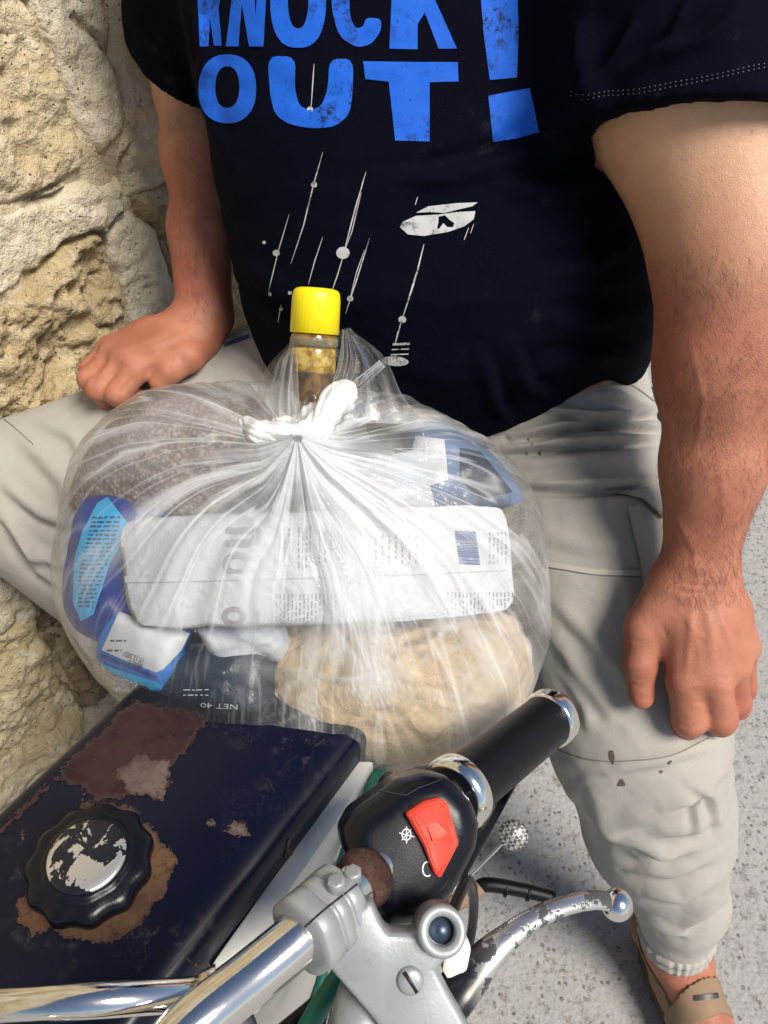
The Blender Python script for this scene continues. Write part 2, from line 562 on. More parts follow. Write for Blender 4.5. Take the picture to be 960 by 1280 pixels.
M_STONE = [stone_mat('limestone_cream', (0.76, 0.66, 0.47), (0.58, 0.46, 0.27), (0.80, 0.72, 0.55), 2),
           stone_mat('limestone_ochre', (0.66, 0.53, 0.32), (0.50, 0.38, 0.21), (0.76, 0.67, 0.49), 3, 0.6),
           stone_mat('limestone_pale', (0.80, 0.72, 0.57), (0.68, 0.59, 0.42), (0.70, 0.60, 0.42), 4),
           stone_mat('limestone_brown', (0.40, 0.30, 0.19), (0.30, 0.22, 0.14), (0.52, 0.44, 0.32), 5, 0.6)]
wall = empty('stone_wall', tuple(WO), 'rough cream rubble stone wall behind the seated person', 'wall')
U0, U1, Z0, Z1 = -1.6, 3.4, -0.02, 2.3
def wall_h(Q): return 0.014 * fbm(Q, 7, 3, 11) + 0.008 * fbm(Q, 26, 4, 12, 0.62)
nu, nz = 340, 190
uu, zz = np.meshgrid(np.linspace(U0, U1, nu), np.linspace(Z0, Z1, nz))
base = WO + uu[..., None] * WDIR + zz[..., None] * np.array([0, 0, 1.0])
hh = wall_h(base)
Vw = (base + hh[..., None] * WN).reshape(-1, 3)
ii = np.arange(nu * nz).reshape(nz, nu)
Fw = np.stack([ii[:-1, :-1], ii[:-1, 1:], ii[1:, 1:], ii[1:, :-1]], -1).reshape(-1, 4)
mesh_np('mortar', Vw, Fw, M_MORTAR, wall)
bx = merge([([wall_pt(u, z, h) for h in (-0.35, -0.03) for z in (Z0, Z1) for u in (U0, U1)],
             [(0, 1, 3, 2), (4, 6, 7, 5), (0, 4, 5, 1), (2, 3, 7, 6), (0, 2, 6, 4), (1, 5, 7, 3)])])
mesh_obj('wall_core', bx[0], bx[1], M_MORTAR, wall, smooth=False)
def in_poly(u, z, pts):
    c = np.zeros(u.shape, bool); n = len(pts)
    for i in range(n):
        x1, y1 = pts[i]; x2, y2 = pts[(i + 1) % n]
        m = ((y1 > z) != (y2 > z)) & (u < (x2 - x1) * (z - y1) / (y2 - y1 + 1e-12) + x1)
        c ^= m
    return c
CRACKS = [[(28, -5), (42, 30), (55, 60), (62, 82)], [(66, 92), (80, 135), (95, 180), (104, 200)], [(98, 196), (90, 215), (55, 232), (-5, 262)], [(150, 268), (120, 288), (75, 305), (40, 340), (-5, 374)],
          [(125, 290), (130, 310), (138, 335), (150, 365), (152, 400), (165, 424)], [(36, 745), (40, 780), (55, 805), (70, 840), (92, 862)], [(150, 180), (146, 200), (152, 235)], [(90, 20), (118, 46), (128, 70)]]
def stone(poly_uz, mat, proud, seed, rough=0.010, step=0.0038, tilt=(0, 0)):
    """One rubble stone: a bedded lump with a ragged outline."""
    pts = np.array(poly_uz)
    # ragged outline
    out = []
    for i in range(len(pts)):
        a, b = pts[i], pts[(i + 1) % len(pts)]
        m = max(2, int(np.hypot(*(b - a)) / 0.012))
        for k in range(m):
            q = a + (b - a) * k / m
            e = 0.007 * np.array([mnoise.noise((q[0] * 28, q[1] * 28, seed)), mnoise.noise((q[0] * 28, q[1] * 28, seed + 9.1))])
            out.append(q + e + (q - pts.mean(0)) * 0.035)
    out = np.array(out); c = out.mean(0)
    lo, hi = out.min(0) - 0.02, out.max(0) + 0.02
    na, nb_ = max(6, int((hi[0] - lo[0]) / step)), max(6, int((hi[1] - lo[1]) / step))
    U, Z = np.meshgrid(np.linspace(lo[0], hi[0], na), np.linspace(lo[1], hi[1], nb_))
    ins = in_poly(U, Z, [tuple(p) for p in out])
    dist, _, _ = poly_dist(U, Z, [tuple(p) for p in out] + [tuple(out[0])])
    dist = np.where(ins, dist, -dist)
    B = WO + U[..., None] * WDIR + Z[..., None] * np.array([0, 0, 1.0])
    e = np.clip((dist + 0.010) / 0.022, 0, 1)
    prof = np.sqrt(1 - (1 - e) ** 2) if True else e
    H = 0.42 * proud * prof - 0.016 * (1 - np.clip((dist + 0.016) / 0.018, 0, 1)) + rough * (fbm(B, 14, 6, seed, 0.62) + 0.8 * (1 - np.abs(fbm(B, 26, 4, seed + 2, 0.6))) - 0.5) * (0.5 + 0.5 * e) + 1.2 * rough * np.abs(fbm(B, 6, 2, seed + 5)) + 0.35 * wall_h(B)
    H = H + (U - c[0]) * tilt[0] + (Z - c[1]) * tilt[1]
    if step < 0.01:
        px, py, _ = pix(B)
        jit = 5 * vnoise(B, 45, 91)
        for cr in CRACKS:
            q, _, tp = poly_dist(px + jit, py + jit, cr)
            H = H - 0.024 * np.exp(-(q / (2.6 + 2.2 * np.abs(vnoise(B, 20, 92)))) ** 2)
    Vv = (B + H[..., None] * WN).reshape(-1, 3)
    keep = (dist > -0.018).reshape(-1)
    I = np.arange(na * nb_).reshape(nb_, na)
    Fq = np.stack([I[:-1, :-1], I[:-1, 1:], I[1:, 1:], I[1:, :-1]], -1).reshape(-1, 4)
    Fq = Fq[keep[Fq].all(1)]
    used = np.unique(Fq); rm = np.full(len(Vv), -1); rm[used] = np.arange(len(used))
    if len(Fq) == 0: return
    mesh_np('stone', Vv[used], rm[Fq], mat, wall)
def stone_px(poly, mi, proud, seed, **kw): stone([wall_uv(*p) for p in poly], M_STONE[mi], proud, seed, **kw)
stone_px([(-60, 60), (20, 40), (52, 70), (66, 105), (84, 150), (101, 196), (62, 232), (-60, 262)], 0, 0.030, 21)
stone_px([(36, -40), (125, -40), (128, 60), (140, 120), (142, 160), (112, 186), (92, 150), (72, 100), (62, 60), (50, 30)], 2, 0.022, 22, rough=0.006)
stone_px([(-60, -40), (24, -40), (42, 26), (50, 55), (-60, 40)], 0, 0.025, 23)
stone_px([(134, -40), (260, -40), (260, 120), (232, 165), (212, 214), (168, 238), (150, 236), (146, 180), (150, 120)], 0, 0.034, 24, rough=0.008)
stone_px([(-60, 276), (40, 258), (96, 236), (140, 240), (148, 268), (122, 286), (72, 304), (20, 352), (-60, 374)], 2, 0.024, 25, rough=0.006)
stone_px([(-60, 388), (26, 362), (76, 314), (122, 294), (134, 330), (146, 372), (158, 425), (100, 490), (60, 540), (-60, 560)], 1, 0.022, 26, rough=0.018)
stone_px([(134, 290), (164, 276), (190, 290), (206, 340), (222, 405), (166, 424), (152, 372), (140, 330)], 2, 0.026, 27, rough=0.007)
stone_px([(170, 248), (216, 222), (240, 190), (330, 180), (330, 420), (232, 410), (212, 340), (196, 282)], 1, 0.014, 28, rough=0.02)
stone_px([(-60, 640), (20, 690), (44, 740), (36, 768), (-60, 800)], 2, 0.030, 29)
stone_px([(-60, 812), (30, 776), (42, 800), (66, 850), (90, 880), (84, 905), (20, 985), (-60, 1040)], 0, 0.036, 30, rough=0.012)
stone_px([(50, 752), (100, 770), (170, 850), (140, 880), (100, 874), (74, 850), (54, 800)], 3, 0.010, 31, rough=0.024)
stone_px([(92, 892), (150, 860), (230, 860), (220, 900), (120, 1010), (-60, 1120), (-60, 1056), (30, 990)], 2, 0.024, 32, rough=0.010)
# the wall goes on: more courses of rubble past the ones the person leaves uncovered
rr = random.Random(5)
z = 0.0
row = 0
while z < Z1 - 0.05:
    hgt = rr.uniform(0.15, 0.24); u = U0 + rr.uniform(0, 0.15)
    while u < U1 - 0.1:
        w = rr.uniform(0.18, 0.38)
        cx = WO + WDIR * (u + w / 2) + np.array([0, 0, z + hgt / 2])
        px, py, d = pix(cx)
        # leave out those where the photo's own stones are laid
        shown = d > 0.1 and -150 < px < 330 and -160 < py < 1180
        if not shown and u > -1.2:
            g = 0.012
            q = [(u + g, z + g), (u + w * 0.5, z + g + rr.uniform(-.012, .012)), (u + w - g, z + g), (u + w - g + rr.uniform(-.015, .015), z + hgt / 2), (u + w - g, z + hgt - g), (u + w / 2, z + hgt - g + rr.uniform(-.012, .012)), (u + g, z + hgt - g), (u + g + rr.uniform(-.015, .015), z + hgt / 2)]
            stone(q, M_STONE[rr.choice([0, 0, 1, 2, 2])], rr.uniform(0.015, 0.04), rr.randint(40, 900), step=0.014)
        u += w
    z += hgt; row += 1

# ================================================================ the seated person
person = empty('person', (0.1, 0.8, 0.0), 'person in black printed t-shirt and beige trousers, hands resting on knees', 'person')
# ---- joints
L_SH, L_EL, L_WR = np.array([0.232, 0.845, 1.30]), P(925, 345, 0.675), P(873, 712, 0.745)
R_SH, R_EL, R_WR = np.array([-0.185, 0.955, 1.36]), P(242, 112, 0.945), P(256, 396, 0.925)
L_HIP, L_KN, L_SHIN, L_LOW, L_CUF = np.array([0.175, 0.835, 0.825]), P(795, 918, 0.875), P(822, 1035, 0.985), P(850, 1122, 1.085), P(845, 1172, 1.142)
R_HIP, R_KN, R_CUF = np.array([-0.03, 0.86, 0.82]), P(18, 618, 1.01), np.array([-0.17, 0.655, 0.36])
L_ANK = P(847, 1185, 1.155)
FT = nrm([0.30, -0.95, 0])
# ---- body
B = SDF()
TOR = np.array([  # z, cx, cy, a, b
    [0.74, 0.075, 0.90, 0.19, 0.15], [0.80, 0.078, 0.89, 0.215, 0.17], [0.86, 0.086, 0.872, 0.240, 0.187], [0.94, 0.080, 0.862, 0.246, 0.195], [1.02, 0.070, 0.864, 0.243, 0.192],
    [1.10, 0.045, 0.882, 0.228, 0.175], [1.18, 0.026, 0.90, 0.222, 0.152], [1.26, 0.018, 0.915, 0.222, 0.132], [1.34, 0.015, 0.93, 0.205, 0.112], [1.40, 0.012, 0.94, 0.14, 0.085], [1.44, 0.01, 0.945, 0.07, 0.065]])
def torso(Q, grow=0.0):
    z = Q[:, 2]
    cx, cy, a, b = [np.interp(z, TOR[:, 0], TOR[:, i]) for i in (1, 2, 3, 4)]
    a = a + grow; b = b + grow
    x, y = (Q[:, 0] - cx) / a, (Q[:, 1] - cy) / b
    q = (np.abs(x) ** 2.25 + np.abs(y) ** 2.25) ** (1 / 2.25)
    m = np.minimum(a, b)
    d = (q - 1) * m
    return np.maximum(np.maximum(d, z - TOR[-1, 0] - grow), TOR[0, 0] - z - grow)
B.add(lambda Q: torso(Q, -0.012), (-0.25, 0.6, 0.7), (0.35, 1.15, 1.46), 0.02)
# head (above the frame): neck, skull, jaw, nose, ears
HC = np.array([0.01, 0.93, 1.60])
B.cap((0.01, 0.945, 1.40), (0.01, 0.94, 1.53), 0.062, 0.058, 0.03)
B.ell(HC, np.eye(3), (0.075, 0.095, 0.112), 0.02)
B.ell(HC + (0, -0.03, -0.075), np.eye(3), (0.055, 0.062, 0.05), 0.03)
B.cap(HC + (0, -0.092, 0.005), HC + (0, -0.112, -0.03), 0.008, 0.013, 0.012)
for s in (-1, 1):
    B.ell(HC + (s * 0.078, 0.005, -0.01), np.eye(3), (0.010, 0.020, 0.032), 0.006)
    B.cap(HC + (s * 0.018, -0.088, 0.022), HC + (s * 0.046, -0.080, 0.02), 0.008, 0.007, 0.01)
B.cap(HC + (-0.022, -0.083, -0.06), HC + (0.022, -0.083, -0.06), 0.008, 0.008, 0.008)
def arm(sh, el, wr, rs, side):
    ax = nrm(wr - el); lat = nrm(np.cross(ax, VIEW)); 
    B.chain([sh, sh * 0.5 + el * 0.5, el], rs[0:3], 0.03)
    m1 = el + (wr - el) * 0.28; m2 = el + (wr - el) * 0.62
    w = rs[5]
    B.cap(el, m1, rs[2] * 0.97, rs[3], 0.03); B.cap(m1, m2, rs[3], rs[4], 0.03)
    for s in (-1, 1):                      # the two bones of the forearm widen the wrist
        B.cap(m2 + lat * s * 0.006, wr + lat * s * w * 0.42, rs[4] * 0.93, w * 0.80, 0.02)
    return ax, lat
arm(L_SH, L_EL, L_WR, (0.088, 0.084, 0.066, 0.058, 0.0425, 0.0270), 1)
arm(R_SH, R_EL, R_WR, (0.072, 0.062, 0.043, 0.0375, 0.0335, 0.0275), -1)
def hand(wr, mcp, fing, rads, thumb, tr, wr_sp, rm=0.0135):
    """Palm from metacarpals, four fingers with bends, a thumb from the side of the palm."""
    wr = np.asarray(wr)
    for i, m in enumerate(mcp):
        st = wr + wr_sp * (i - 1.5) * 0.0090
        mid = (st * 0.5 + m * 0.5)
        B.cap(st, mid, 0.0188, 0.0178, 0.020); B.cap(mid, m, 0.018, rm, 0.014)
    for i in range(3):                      # flesh between the metacarpals
        a = (mcp[i] + mcp[i + 1]) / 2
        B.cap((wr + a) / 2, wr + (a - wr) * 0.95, 0.018, rm * 0.86, 0.012)
    for i, f in enumerate(fing):
        pts = [mcp[i]] + list(f); r = rads[i]
        for j in range(len(pts) - 1):
            ra, rb = r[j], r[j + 1]
            B.cap(pts[j], pts[j + 1], ra * 0.97, rb * 0.97, 0.003 if j else 0.005)
            B.cap(pts[j + 1], pts[j + 1] + 1e-4, rb * 1.01, rb * 1.01, 0.004)      # knuckle
    for j in range(len(thumb) - 1):
        B.cap(thumb[j], thumb[j + 1], tr[j], tr[j + 1], 0.016 if j == 0 else 0.007)
# left hand (on the near knee)
lm = [P(856, 852, 0.744), P(893, 848, 0.738), P(917, 832, 0.750), P(930, 808, 0.772)]
lf = [[P(862, 898, 0.758), P(858, 904, 0.784), P(843, 902, 0.800)],
      [P(901, 898, 0.754), P(900, 902, 0.782), P(890, 900, 0.800)],
      [P(922, 878, 0.768), P(922, 884, 0.792), P(915, 884, 0.808)],
      [P(931, 856, 0.786), P(931, 864, 0.806), P(926, 864, 0.818)]]
lr = [(0.0178, 0.0172, 0.0160, 0.0135), (0.0160, 0.0156, 0.0148, 0.0128), (0.0140, 0.0128, 0.0122, 0.0110), (0.0125, 0.0112, 0.0105, 0.0098)]
lt = [P(836, 735, 0.752), P(806, 785, 0.760), P(800, 830, 0.763), P(802, 871, 0.766)]
hand(L_WR, lm, lf, lr, lt, (0.022, 0.0190, 0.0158, 0.0122), RGT, 0.0165)
# web and nail side of the thumb
B.cap(P(828, 770, 0.756), P(836, 808, 0.756), 0.018, 0.012, 0.010)
# right hand (far knee), fingers curled under
rm_ = [P(172, 462, 0.885), P(156, 448, 0.892), P(144, 440, 0.905), P(136, 436, 0.92)]
rf = [[P(147, 492, 0.886), P(158, 500, 0.905), P(172, 494, 0.915)],
      [P(124, 486, 0.890), P(134, 497, 0.912), P(148, 494, 0.922)],
      [P(112, 474, 0.900), P(118, 486, 0.922), P(130, 486, 0.932)],
      [P(112, 462, 0.915), P(114, 472, 0.934), P(124, 474, 0.944)]]
rrad = [(0.0150, 0.0145, 0.0135, 0.0120), (0.0150, 0.0145, 0.0135, 0.0120), (0.0142, 0.0138, 0.0125, 0.0115), (0.0130, 0.0122, 0.0115, 0.0105)]
rt = [P(250, 428, 0.915), P(234, 446, 0.892), P(214, 462, 0.884), P(199, 478, 0.885)]
hand(P(240, 412, 0.92), rm_, rf, rrad, rt, (0.022, 0.018, 0.0145, 0.0115), nrm(np.array(rm_[3]) - np.array(rm_[0])), 0.0150)
B.cap(R_WR, P(240, 412, 0.92), 0.027, 0.025, 0.02)
B.cap(P(226, 428, 0.905), P(196, 444, 0.892), 0.02, 0.016, 0.014)
# legs inside the trousers, feet
B.chain([L_HIP, L_KN, L_LOW], [0.09, 0.06, 0.042], 0.03); B.chain([R_HIP, R_KN, R_CUF], [0.09, 0.06, 0.04], 0.03)
def foot(ank, ft, low, B=None, zb=0.0):
    B = B or globals()['B']
    lat = np.array([-ft[1], ft[0], 0])
    B.cap(low, ank, 0.043, 0.039, 0.02)
    heel = np.array([ank[0], ank[1], zb + 0.052]) - ft * 0.045
    B.cap(ank, heel, 0.040, 0.034, 0.02)
    B.cap(ank, np.array([ank[0], ank[1], zb + 0.055]) + ft * 0.10, 0.041, 0.032, 0.025)
    for s, k in ((-1, 0.125), (0, 0.14), (1, 0.115)):
        B.cap(np.array([ank[0], ank[1], zb + 0.045]) + ft * 0.02 + lat * s * 0.012, np.array([ank[0], ank[1], zb + 0.042]) + ft * k + lat * s * 0.026, 0.028, 0.020, 0.02)
    for i, (s, l, r) in enumerate([(-0.040, 0.195, 0.0145), (-0.016, 0.198, 0.011), (0.004, 0.190, 0.0105), (0.022, 0.178, 0.010), (0.038, 0.162, 0.0098)]):
        s = -s
        B.cap(np.array([ank[0], ank[1], zb + 0.042]) + ft * 0.13 + lat * s * 0.85, np.array([ank[0], ank[1], zb + 0.034]) + ft * l + lat * s, r * 1.15, r, 0.008)
    return lat
LATL = foot(L_ANK, FT, L_CUF)
R_ANK = R_CUF + np.array([0.0, -0.01, -0.08]); FTR = nrm([-0.35, -0.9, 0])
R_ZB = R_ANK[2] - 0.105
LATR = foot(R_ANK, FTR, R_CUF, None, R_ZB)
def skin_mat():
    t = NT('skin')
    geo = t.co()
    sep = t.n('SeparateXYZ'); t.set(sep.inputs[0], geo)
    mott = t.noise(22, 5, 0.6); fine = t.noise(160, 4, 0.7); blot = t.noise(7, 3, 0.5)
    tan = t.mix(t.rampf(mott, 0.32, 0.7), (0.35, 0.125, 0.074), (0.46, 0.185, 0.112))
    tan = t.mix(t.rampf(blot, 0.45, 0.7, 0, 0.55), tan, (0.36, 0.090, 0.060))
    pale = t.mix(t.rampf(mott, 0.3, 0.7), (0.56, 0.31, 0.19), (0.62, 0.37, 0.235))
    zz_ = t.math('ADD', sep.outputs[2], t.math('MULTIPLY', t.math('SUBTRACT', blot, 0.5), 0.10))
    c = t.mix(t.rampf(zz_, 1.04, 1.16), tan, pale)          # the upper arm is less tanned than the forearm
    c = t.mix(t.rampf(fine, 0.6, 0.78, 0, 0.35), c, (0.22, 0.085, 0.055))
    cr = t.voro(420, 'DISTANCE_TO_EDGE', 0)
    h = t.math('ADD', t.math('MULTIPLY', fine, 0.8), t.rampf(cr, 0.0, 0.12, 0, 0.18))
    h = t.math('ADD', h, t.math('MULTIPLY', t.noise(45, 3, 0.5), 1.2))
    t.p(Base_Color=c, Roughness=t.rampf(mott, 0.3, 0.7, 0.42, 0.58), Specular_IOR_Level=0.42, Normal=t.bump(h, 0.42, 0.0018),
        Subsurface_Weight=0.18, Subsurface_Scale=0.006)
    t.b.inputs['Subsurface Radius'].default_value = (1.0, 0.35, 0.2)
    return t.m
M_SKIN = skin_mat()
bV, bF = surfnet(B, (-0.62, 0.05, -0.01), (0.62, 1.2, 1.74), 0.0026)
bV = laplace(bV, bF, 1, 0.35)
bN = vnormals(bV, bF)
# tendons, veins, knuckle folds and skin creases
def lines(lst, amp, w): return [(p, w, amp, 0.0) for p in lst]
bV = folds(bV, bN,
    lines([[(866, 742), (862, 800), (858, 846)], [(880, 742), (888, 790), (893, 838)], [(894, 744), (906, 786), (917, 824)]], 0.0016, 5)
    + lines([[(850, 760), (868, 790), (874, 830)], [(900, 750), (892, 790), (905, 820)], [(868, 790), (884, 800), (892, 790)], [(842, 640), (868, 690), (872, 740)], [(900, 560), (905, 640), (890, 700)], [(860, 420), (880, 500), (868, 580)]], 0.0008, 4)
    + lines([[(862, 862), (874, 866), (884, 862)], [(866, 869), (876, 872), (886, 868)], [(866, 876), (876, 879), (884, 876)], [(898, 846), (908, 850), (918, 846)], [(898, 853), (908, 857), (918, 852)],
             [(782, 852), (794, 857), (806, 858)], [(784, 846), (796, 849), (808, 850)], [(788, 800), (798, 803), (808, 802)], [(842, 902), (858, 909), (876, 906)], [(840, 735), (860, 741), (884, 740)], [(850, 729), (880, 733), (912, 730)],
             [(822, 800), (824, 816), (822, 830)], [(828, 784), (832, 792), (836, 800)], [(822, 330), (845, 348), (872, 350)], [(826, 345), (848, 362), (866, 366)]], -0.0010, 2.6)
    + lines([[(236, 428), (200, 448), (172, 462)], [(226, 420), (186, 438), (156, 448)], [(218, 412), (178, 430), (146, 440)]], 0.0018, 5)
    + lines([[(166, 470), (158, 482), (150, 494)], [(148, 456), (138, 472), (128, 486)], [(136, 446), (124, 462), (114, 476)]], -0.0022, 3)
    + lines([[(226, 446), (222, 454), (224, 462)], [(231, 442), (228, 450), (230, 458)], [(214, 452), (211, 460), (213, 466)], [(222, 396), (246, 402), (268, 400)]], -0.0010, 2.6)
    + lines([[(238, 424), (226, 418), (212, 424)], [(264, 300), (258, 350), (246, 400)], [(244, 240), (240, 320), (236, 380)]], 0.0011, 4))
# thumbnail edge on the far hand
body = mesh_np('body', bV, bF, M_SKIN, person)
body_bvh = bvh_of(bV, bF)

# ---- t-shirt
L_HEM_A = P(838, 128, 0.66)                       # where the near sleeve ends
def capd(Q, a, b, ra, rb):
    ba = b - a; t = np.clip((Q - a) @ ba / (ba @ ba), 0, 1)
    return np.linalg.norm(Q - a - t[:, None] * ba, axis=1) - (ra + (rb - ra) * t)
lu = nrm(L_EL - L_SH); ru = nrm(R_EL - R_SH)
HEM = [(200, 450), (330, 470), (480, 540), (560, 552), (612, 545), (660, 529), (700, 508), (735, 484), (763, 474), (790, 486), (818, 497), (880, 502), (1100, 520)]
hx, hy = np.array(HEM).T
# plane of the near sleeve's hem: through the eye-level line it draws in the photo and tilted across the arm
def plane3(a, b, c):
    n = nrm(np.cross(b - a, c - a)); return a, n
pa, pn = plane3(P(735, 152, 0.70), P(965, 110, 0.60), P(900, 200, 0.80))
if pn @ (L_EL - pa) < 0: pn = -pn
pa = pa + pn * 0.018
qa, qn = R_EL - ru * 0.035, nrm(ru + 0.25 * np.array([-1, 0, 0.4]))
def shirt(Q, lo=None, hi=None):
    t = torso(Q, 0.0)
    sl = capd(Q, L_SH + np.array([-0.02, 0, 0.015]), L_EL + lu * 0.02, 0.108, 0.104)
    sl = np.maximum(sl, (Q - pa) @ pn)
    sr = capd(Q, R_SH + np.array([0.02, 0, 0.01]), R_EL + ru * 0.03, 0.088, 0.075)
    sr = np.maximum(sr, (Q - qa) @ qn)
    d = smin(smin(t, sl, 0.035), sr, 0.035)
    # hollow under the hems
    inl = np.maximum(capd(Q, L_SH, L_EL + lu * 0.05, 0.094, 0.090), -((Q - pa) @ pn) - 0.035)
    inr = np.maximum(capd(Q, R_SH, R_EL + ru * 0.05, 0.070, 0.058), -((Q - qa) @ qn) - 0.03)
    d = np.maximum(d, -inl); d = np.maximum(d, -inr)
    px, py, dd = pix(Q)
    d = np.maximum(d, (py - np.interp(px, hx, hy)) * dd / FPX)
    # neck opening
    d = np.maximum(d, 0.078 - np.linalg.norm((Q - np.array([0.01, 0.915, 1.43])) * np.array([1, 0.9, 0.8]), axis=1))
    return d
sV, sF = surfnet(shirt, (-0.36, 0.45, 0.70), (0.48, 1.16, 1.46), 0.004)
sN = vnormals(sV, sF)
sV = laplace(sV, sF, 2, 0.5)
# drape: broad folds across the belly, from the armpits and towards the hem
sV = folds(sV, sN, [
    ([(700, 150), (640, 200), (560, 222), (470, 226)], 16, 0.0110, 0.8), ([(830, 190), (760, 225), (690, 238), (620, 235)], 14, 0.0102, 0.8),
    ([(725, 20), (735, 90), (750, 150)], 14, 0.0170, 0.8), ([(800, 20), (765, 80), (735, 120)], 10, 0.0085, 0.8), ([(930, 10), (880, 50), (820, 70)], 12, 0.0085, 0.8), ([(860, 0), (840, 45), (780, 95)], 9, 0.0068, 0.8),
    ([(240, 60), (255, 120), (285, 200)], 10, 0.0102, 0.8), ([(245, 10), (255, 50), (262, 100)], 9, 0.0102, 0.8),
    ([(800, 300), (740, 330), (660, 350)], 13, 0.0068, 0.8), ([(818, 380), (750, 400), (680, 405)], 15, 0.0076, 0.8),
    ([(815, 450), (760, 440), (690, 455), (630, 490)], 12, 0.0085, 0.8), ([(300, 330), (360, 370), (430, 385)], 14, 0.0068, 0.8),
    ([(640, 540), (620, 500), (600, 440)], 10, 0.0059, 0.8), ([(700, 505), (660, 480), (640, 430)], 10, 0.0059, 0.8)])
sV = sV + vnormals(sV, sF) * (0.0022 * fbm(sV * np.array([1, 1, 1.6]), 14, 3, 3) + 0.0006 * fbm(sV, 60, 2, 8))[:, None]
def shirt_mat():
    t = NT('black_cotton')
    f = t.noise(6, 4, 0.6); wear = t.rampf(t.noise(26, 6, 0.75), 0.56, 0.74)
    c = t.mix(f, (0.0009, 0.0011, 0.0052), (0.0028, 0.0034, 0.011))
    c = t.mix(t.math('MULTIPLY', wear, t.rampf(f, 0.45, 0.65)), c, (0.022, 0.0225, 0.030))
    lint = t.math('MULTIPLY', t.rampf(t.noise(900, 2, 0.5), 0.69, 0.76), t.rampf(t.noise(9, 4), 0.5, 0.62))
    c = t.mix(t.math('MULTIPLY', lint, 0.6), c, (0.06, 0.06, 0.075))
    h = t.math('ADD', t.noise(1400, 2), t.math('MULTIPLY', t.noise(70, 4, 0.6), 1.0))
    return t.p(Base_Color=c, Roughness=0.88, Specular_IOR_Level=0.06, Normal=t.bump(h, 0.6, 0.0018))
M_SHIRT = shirt_mat()
tshirt = mesh_np('t_shirt', sV, sF, M_SHIRT, person, label='black cotton t-shirt with blue lettering and white print')
shirt_bvh = bvh_of(sV, sF)
def ink_mat(name, c1, c2, wear=0.5):
    t = NT(name)
    cr = t.rampf(t.noise(85, 8, 0.82), 0.49, 0.60)
    edge = t.rampf(t.noise(330, 4, 0.7), 0.60, 0.72)
    f = t.math('MAXIMUM', t.math('MULTIPLY', cr, t.rampf(t.noise(11, 3), 0.42, 0.62)), t.math('MULTIPLY', edge, 0.8))
    c = t.mix(t.noise(12, 4), c1, c2)
    c = t.mix(t.math('MULTIPLY', f, wear), c, (0.003, 0.004, 0.010))
    return t.p(Base_Color=c, Roughness=0.72, Specular_IOR_Level=0.3, Normal=t.bump(t.noise(1400, 2), 0.25, 0.0008))
M_BLUE = ink_mat('blue_screen_print', (0.004, 0.085, 0.52), (0.008, 0.125, 0.66), 1.0)
M_WHITEINK = ink_mat('white_screen_print', (0.42, 0.42, 0.42), (0.55, 0.55, 0.55), 0.95)
def oval(cx, cy, rx, ry, rot=0.0, n=28, e=2.0):
    out = []
    for k in range(n):
        a = 2 * math.pi * k / n; c, s = math.cos(a), math.sin(a)
        x = rx * abs(c) ** (2 / e) * (1 if c > 0 else -1); y = ry * abs(s) ** (2 / e) * (1 if s > 0 else -1)
        r = math.radians(rot)
        out.append((cx + x * math.cos(r) - y * math.sin(r), cy + x * math.sin(r) + y * math.cos(r)))
    return out
LET = [  # outlines of the printed words KNOCK (upper row, cropped by the neck of the frame) and OUT!
    ('letter', [[(246, -60), (262, -60), (262, -2), (276, -60), (292, -60), (274, 8), (278, 57), (268, 57), (263, 22), (261, 58), (250, 58)]], []),
    ('letter', [[(298, -60), (316, -60), (320, 20), (326, -60), (336, -60), (330, 58), (312, 58), (303, 5), (299, 58), (283, 58)]], []),
    ('letter', [oval(373, -6, 35, 66, 0, 30, 2.6)], [oval(373, -6, 13, 42, 0, 24, 2.4)]),
    ('letter', [[(476, -40), (462, -70), (430, -68), (416, -40), (414, 10), (424, 46), (446, 60), (464, 56), (476, 40), (477, 24), (458, 22), (454, 34), (444, 36), (437, 20), (437, -28), (446, -46), (456, -40), (458, -28)]], []),
    ('letter', [[(492, -60), (514, -60), (516, -14), (530, -60), (556, -60), (540, -8), (571, 61), (548, 61), (531, 16), (522, 30), (522, 62), (487, 61)]], []),
    ('exclamation_bar', [[(596, -60), (646, -60), (648, 40), (646, 97), (612, 100), (604, 40)]], []),
    ('letter', [oval(285, 111, 36, 43, 0, 34, 2.3)], [oval(285, 109, 15, 26, 0, 26, 2.3)]),
    ('letter', [[(335, 70), (370, 71), (369, 110), (374, 132), (388, 139), (402, 133), (410, 112), (412, 74), (442, 74), (441, 118), (437, 143), (420, 158), (395, 161), (362, 156), (344, 143), (338, 118)]], []),
    ('letter', [[(454, 77), (572, 78), (573, 102), (537, 103), (537, 177), (494, 176), (486, 102), (457, 99)]], []),
    ('exclamation_dot', [[(610, 120), (662, 110), (674, 166), (646, 174), (616, 177)]], [])]
def chaikin(pl, it=2):
    for _ in range(it):
        q = []
        for i in range(len(pl)):
            a, b = np.array(pl[i], float), np.array(pl[(i + 1) % len(pl)], float)
            q += [tuple(a * 0.8 + b * 0.2), tuple(a * 0.2 + b * 0.8)]
        pl = q
    return pl
for i_ in (3, 7): LET[i_] = (LET[i_][0], [chaikin(LET[i_][1][0])], [])
for nm, pl, ho in LET:
    bm_obj(nm, poly_on(shirt_bvh, pl, 0.0009, 6.0, ho), M_BLUE, tshirt)
WI = []
def stroke(nm, pts, w, **kw):
    v, f = ribbon_on(shirt_bvh, pts, w * 0.72, 0.0009, 3.0, **kw)
    if f: mesh_obj(nm, v, f, M_WHITEINK, tshirt)
def patch(nm, pl, ho=()):
    bm_obj(nm, poly_on(shirt_bvh, [pl], 0.0009, 5.0, ho), M_WHITEINK, tshirt)
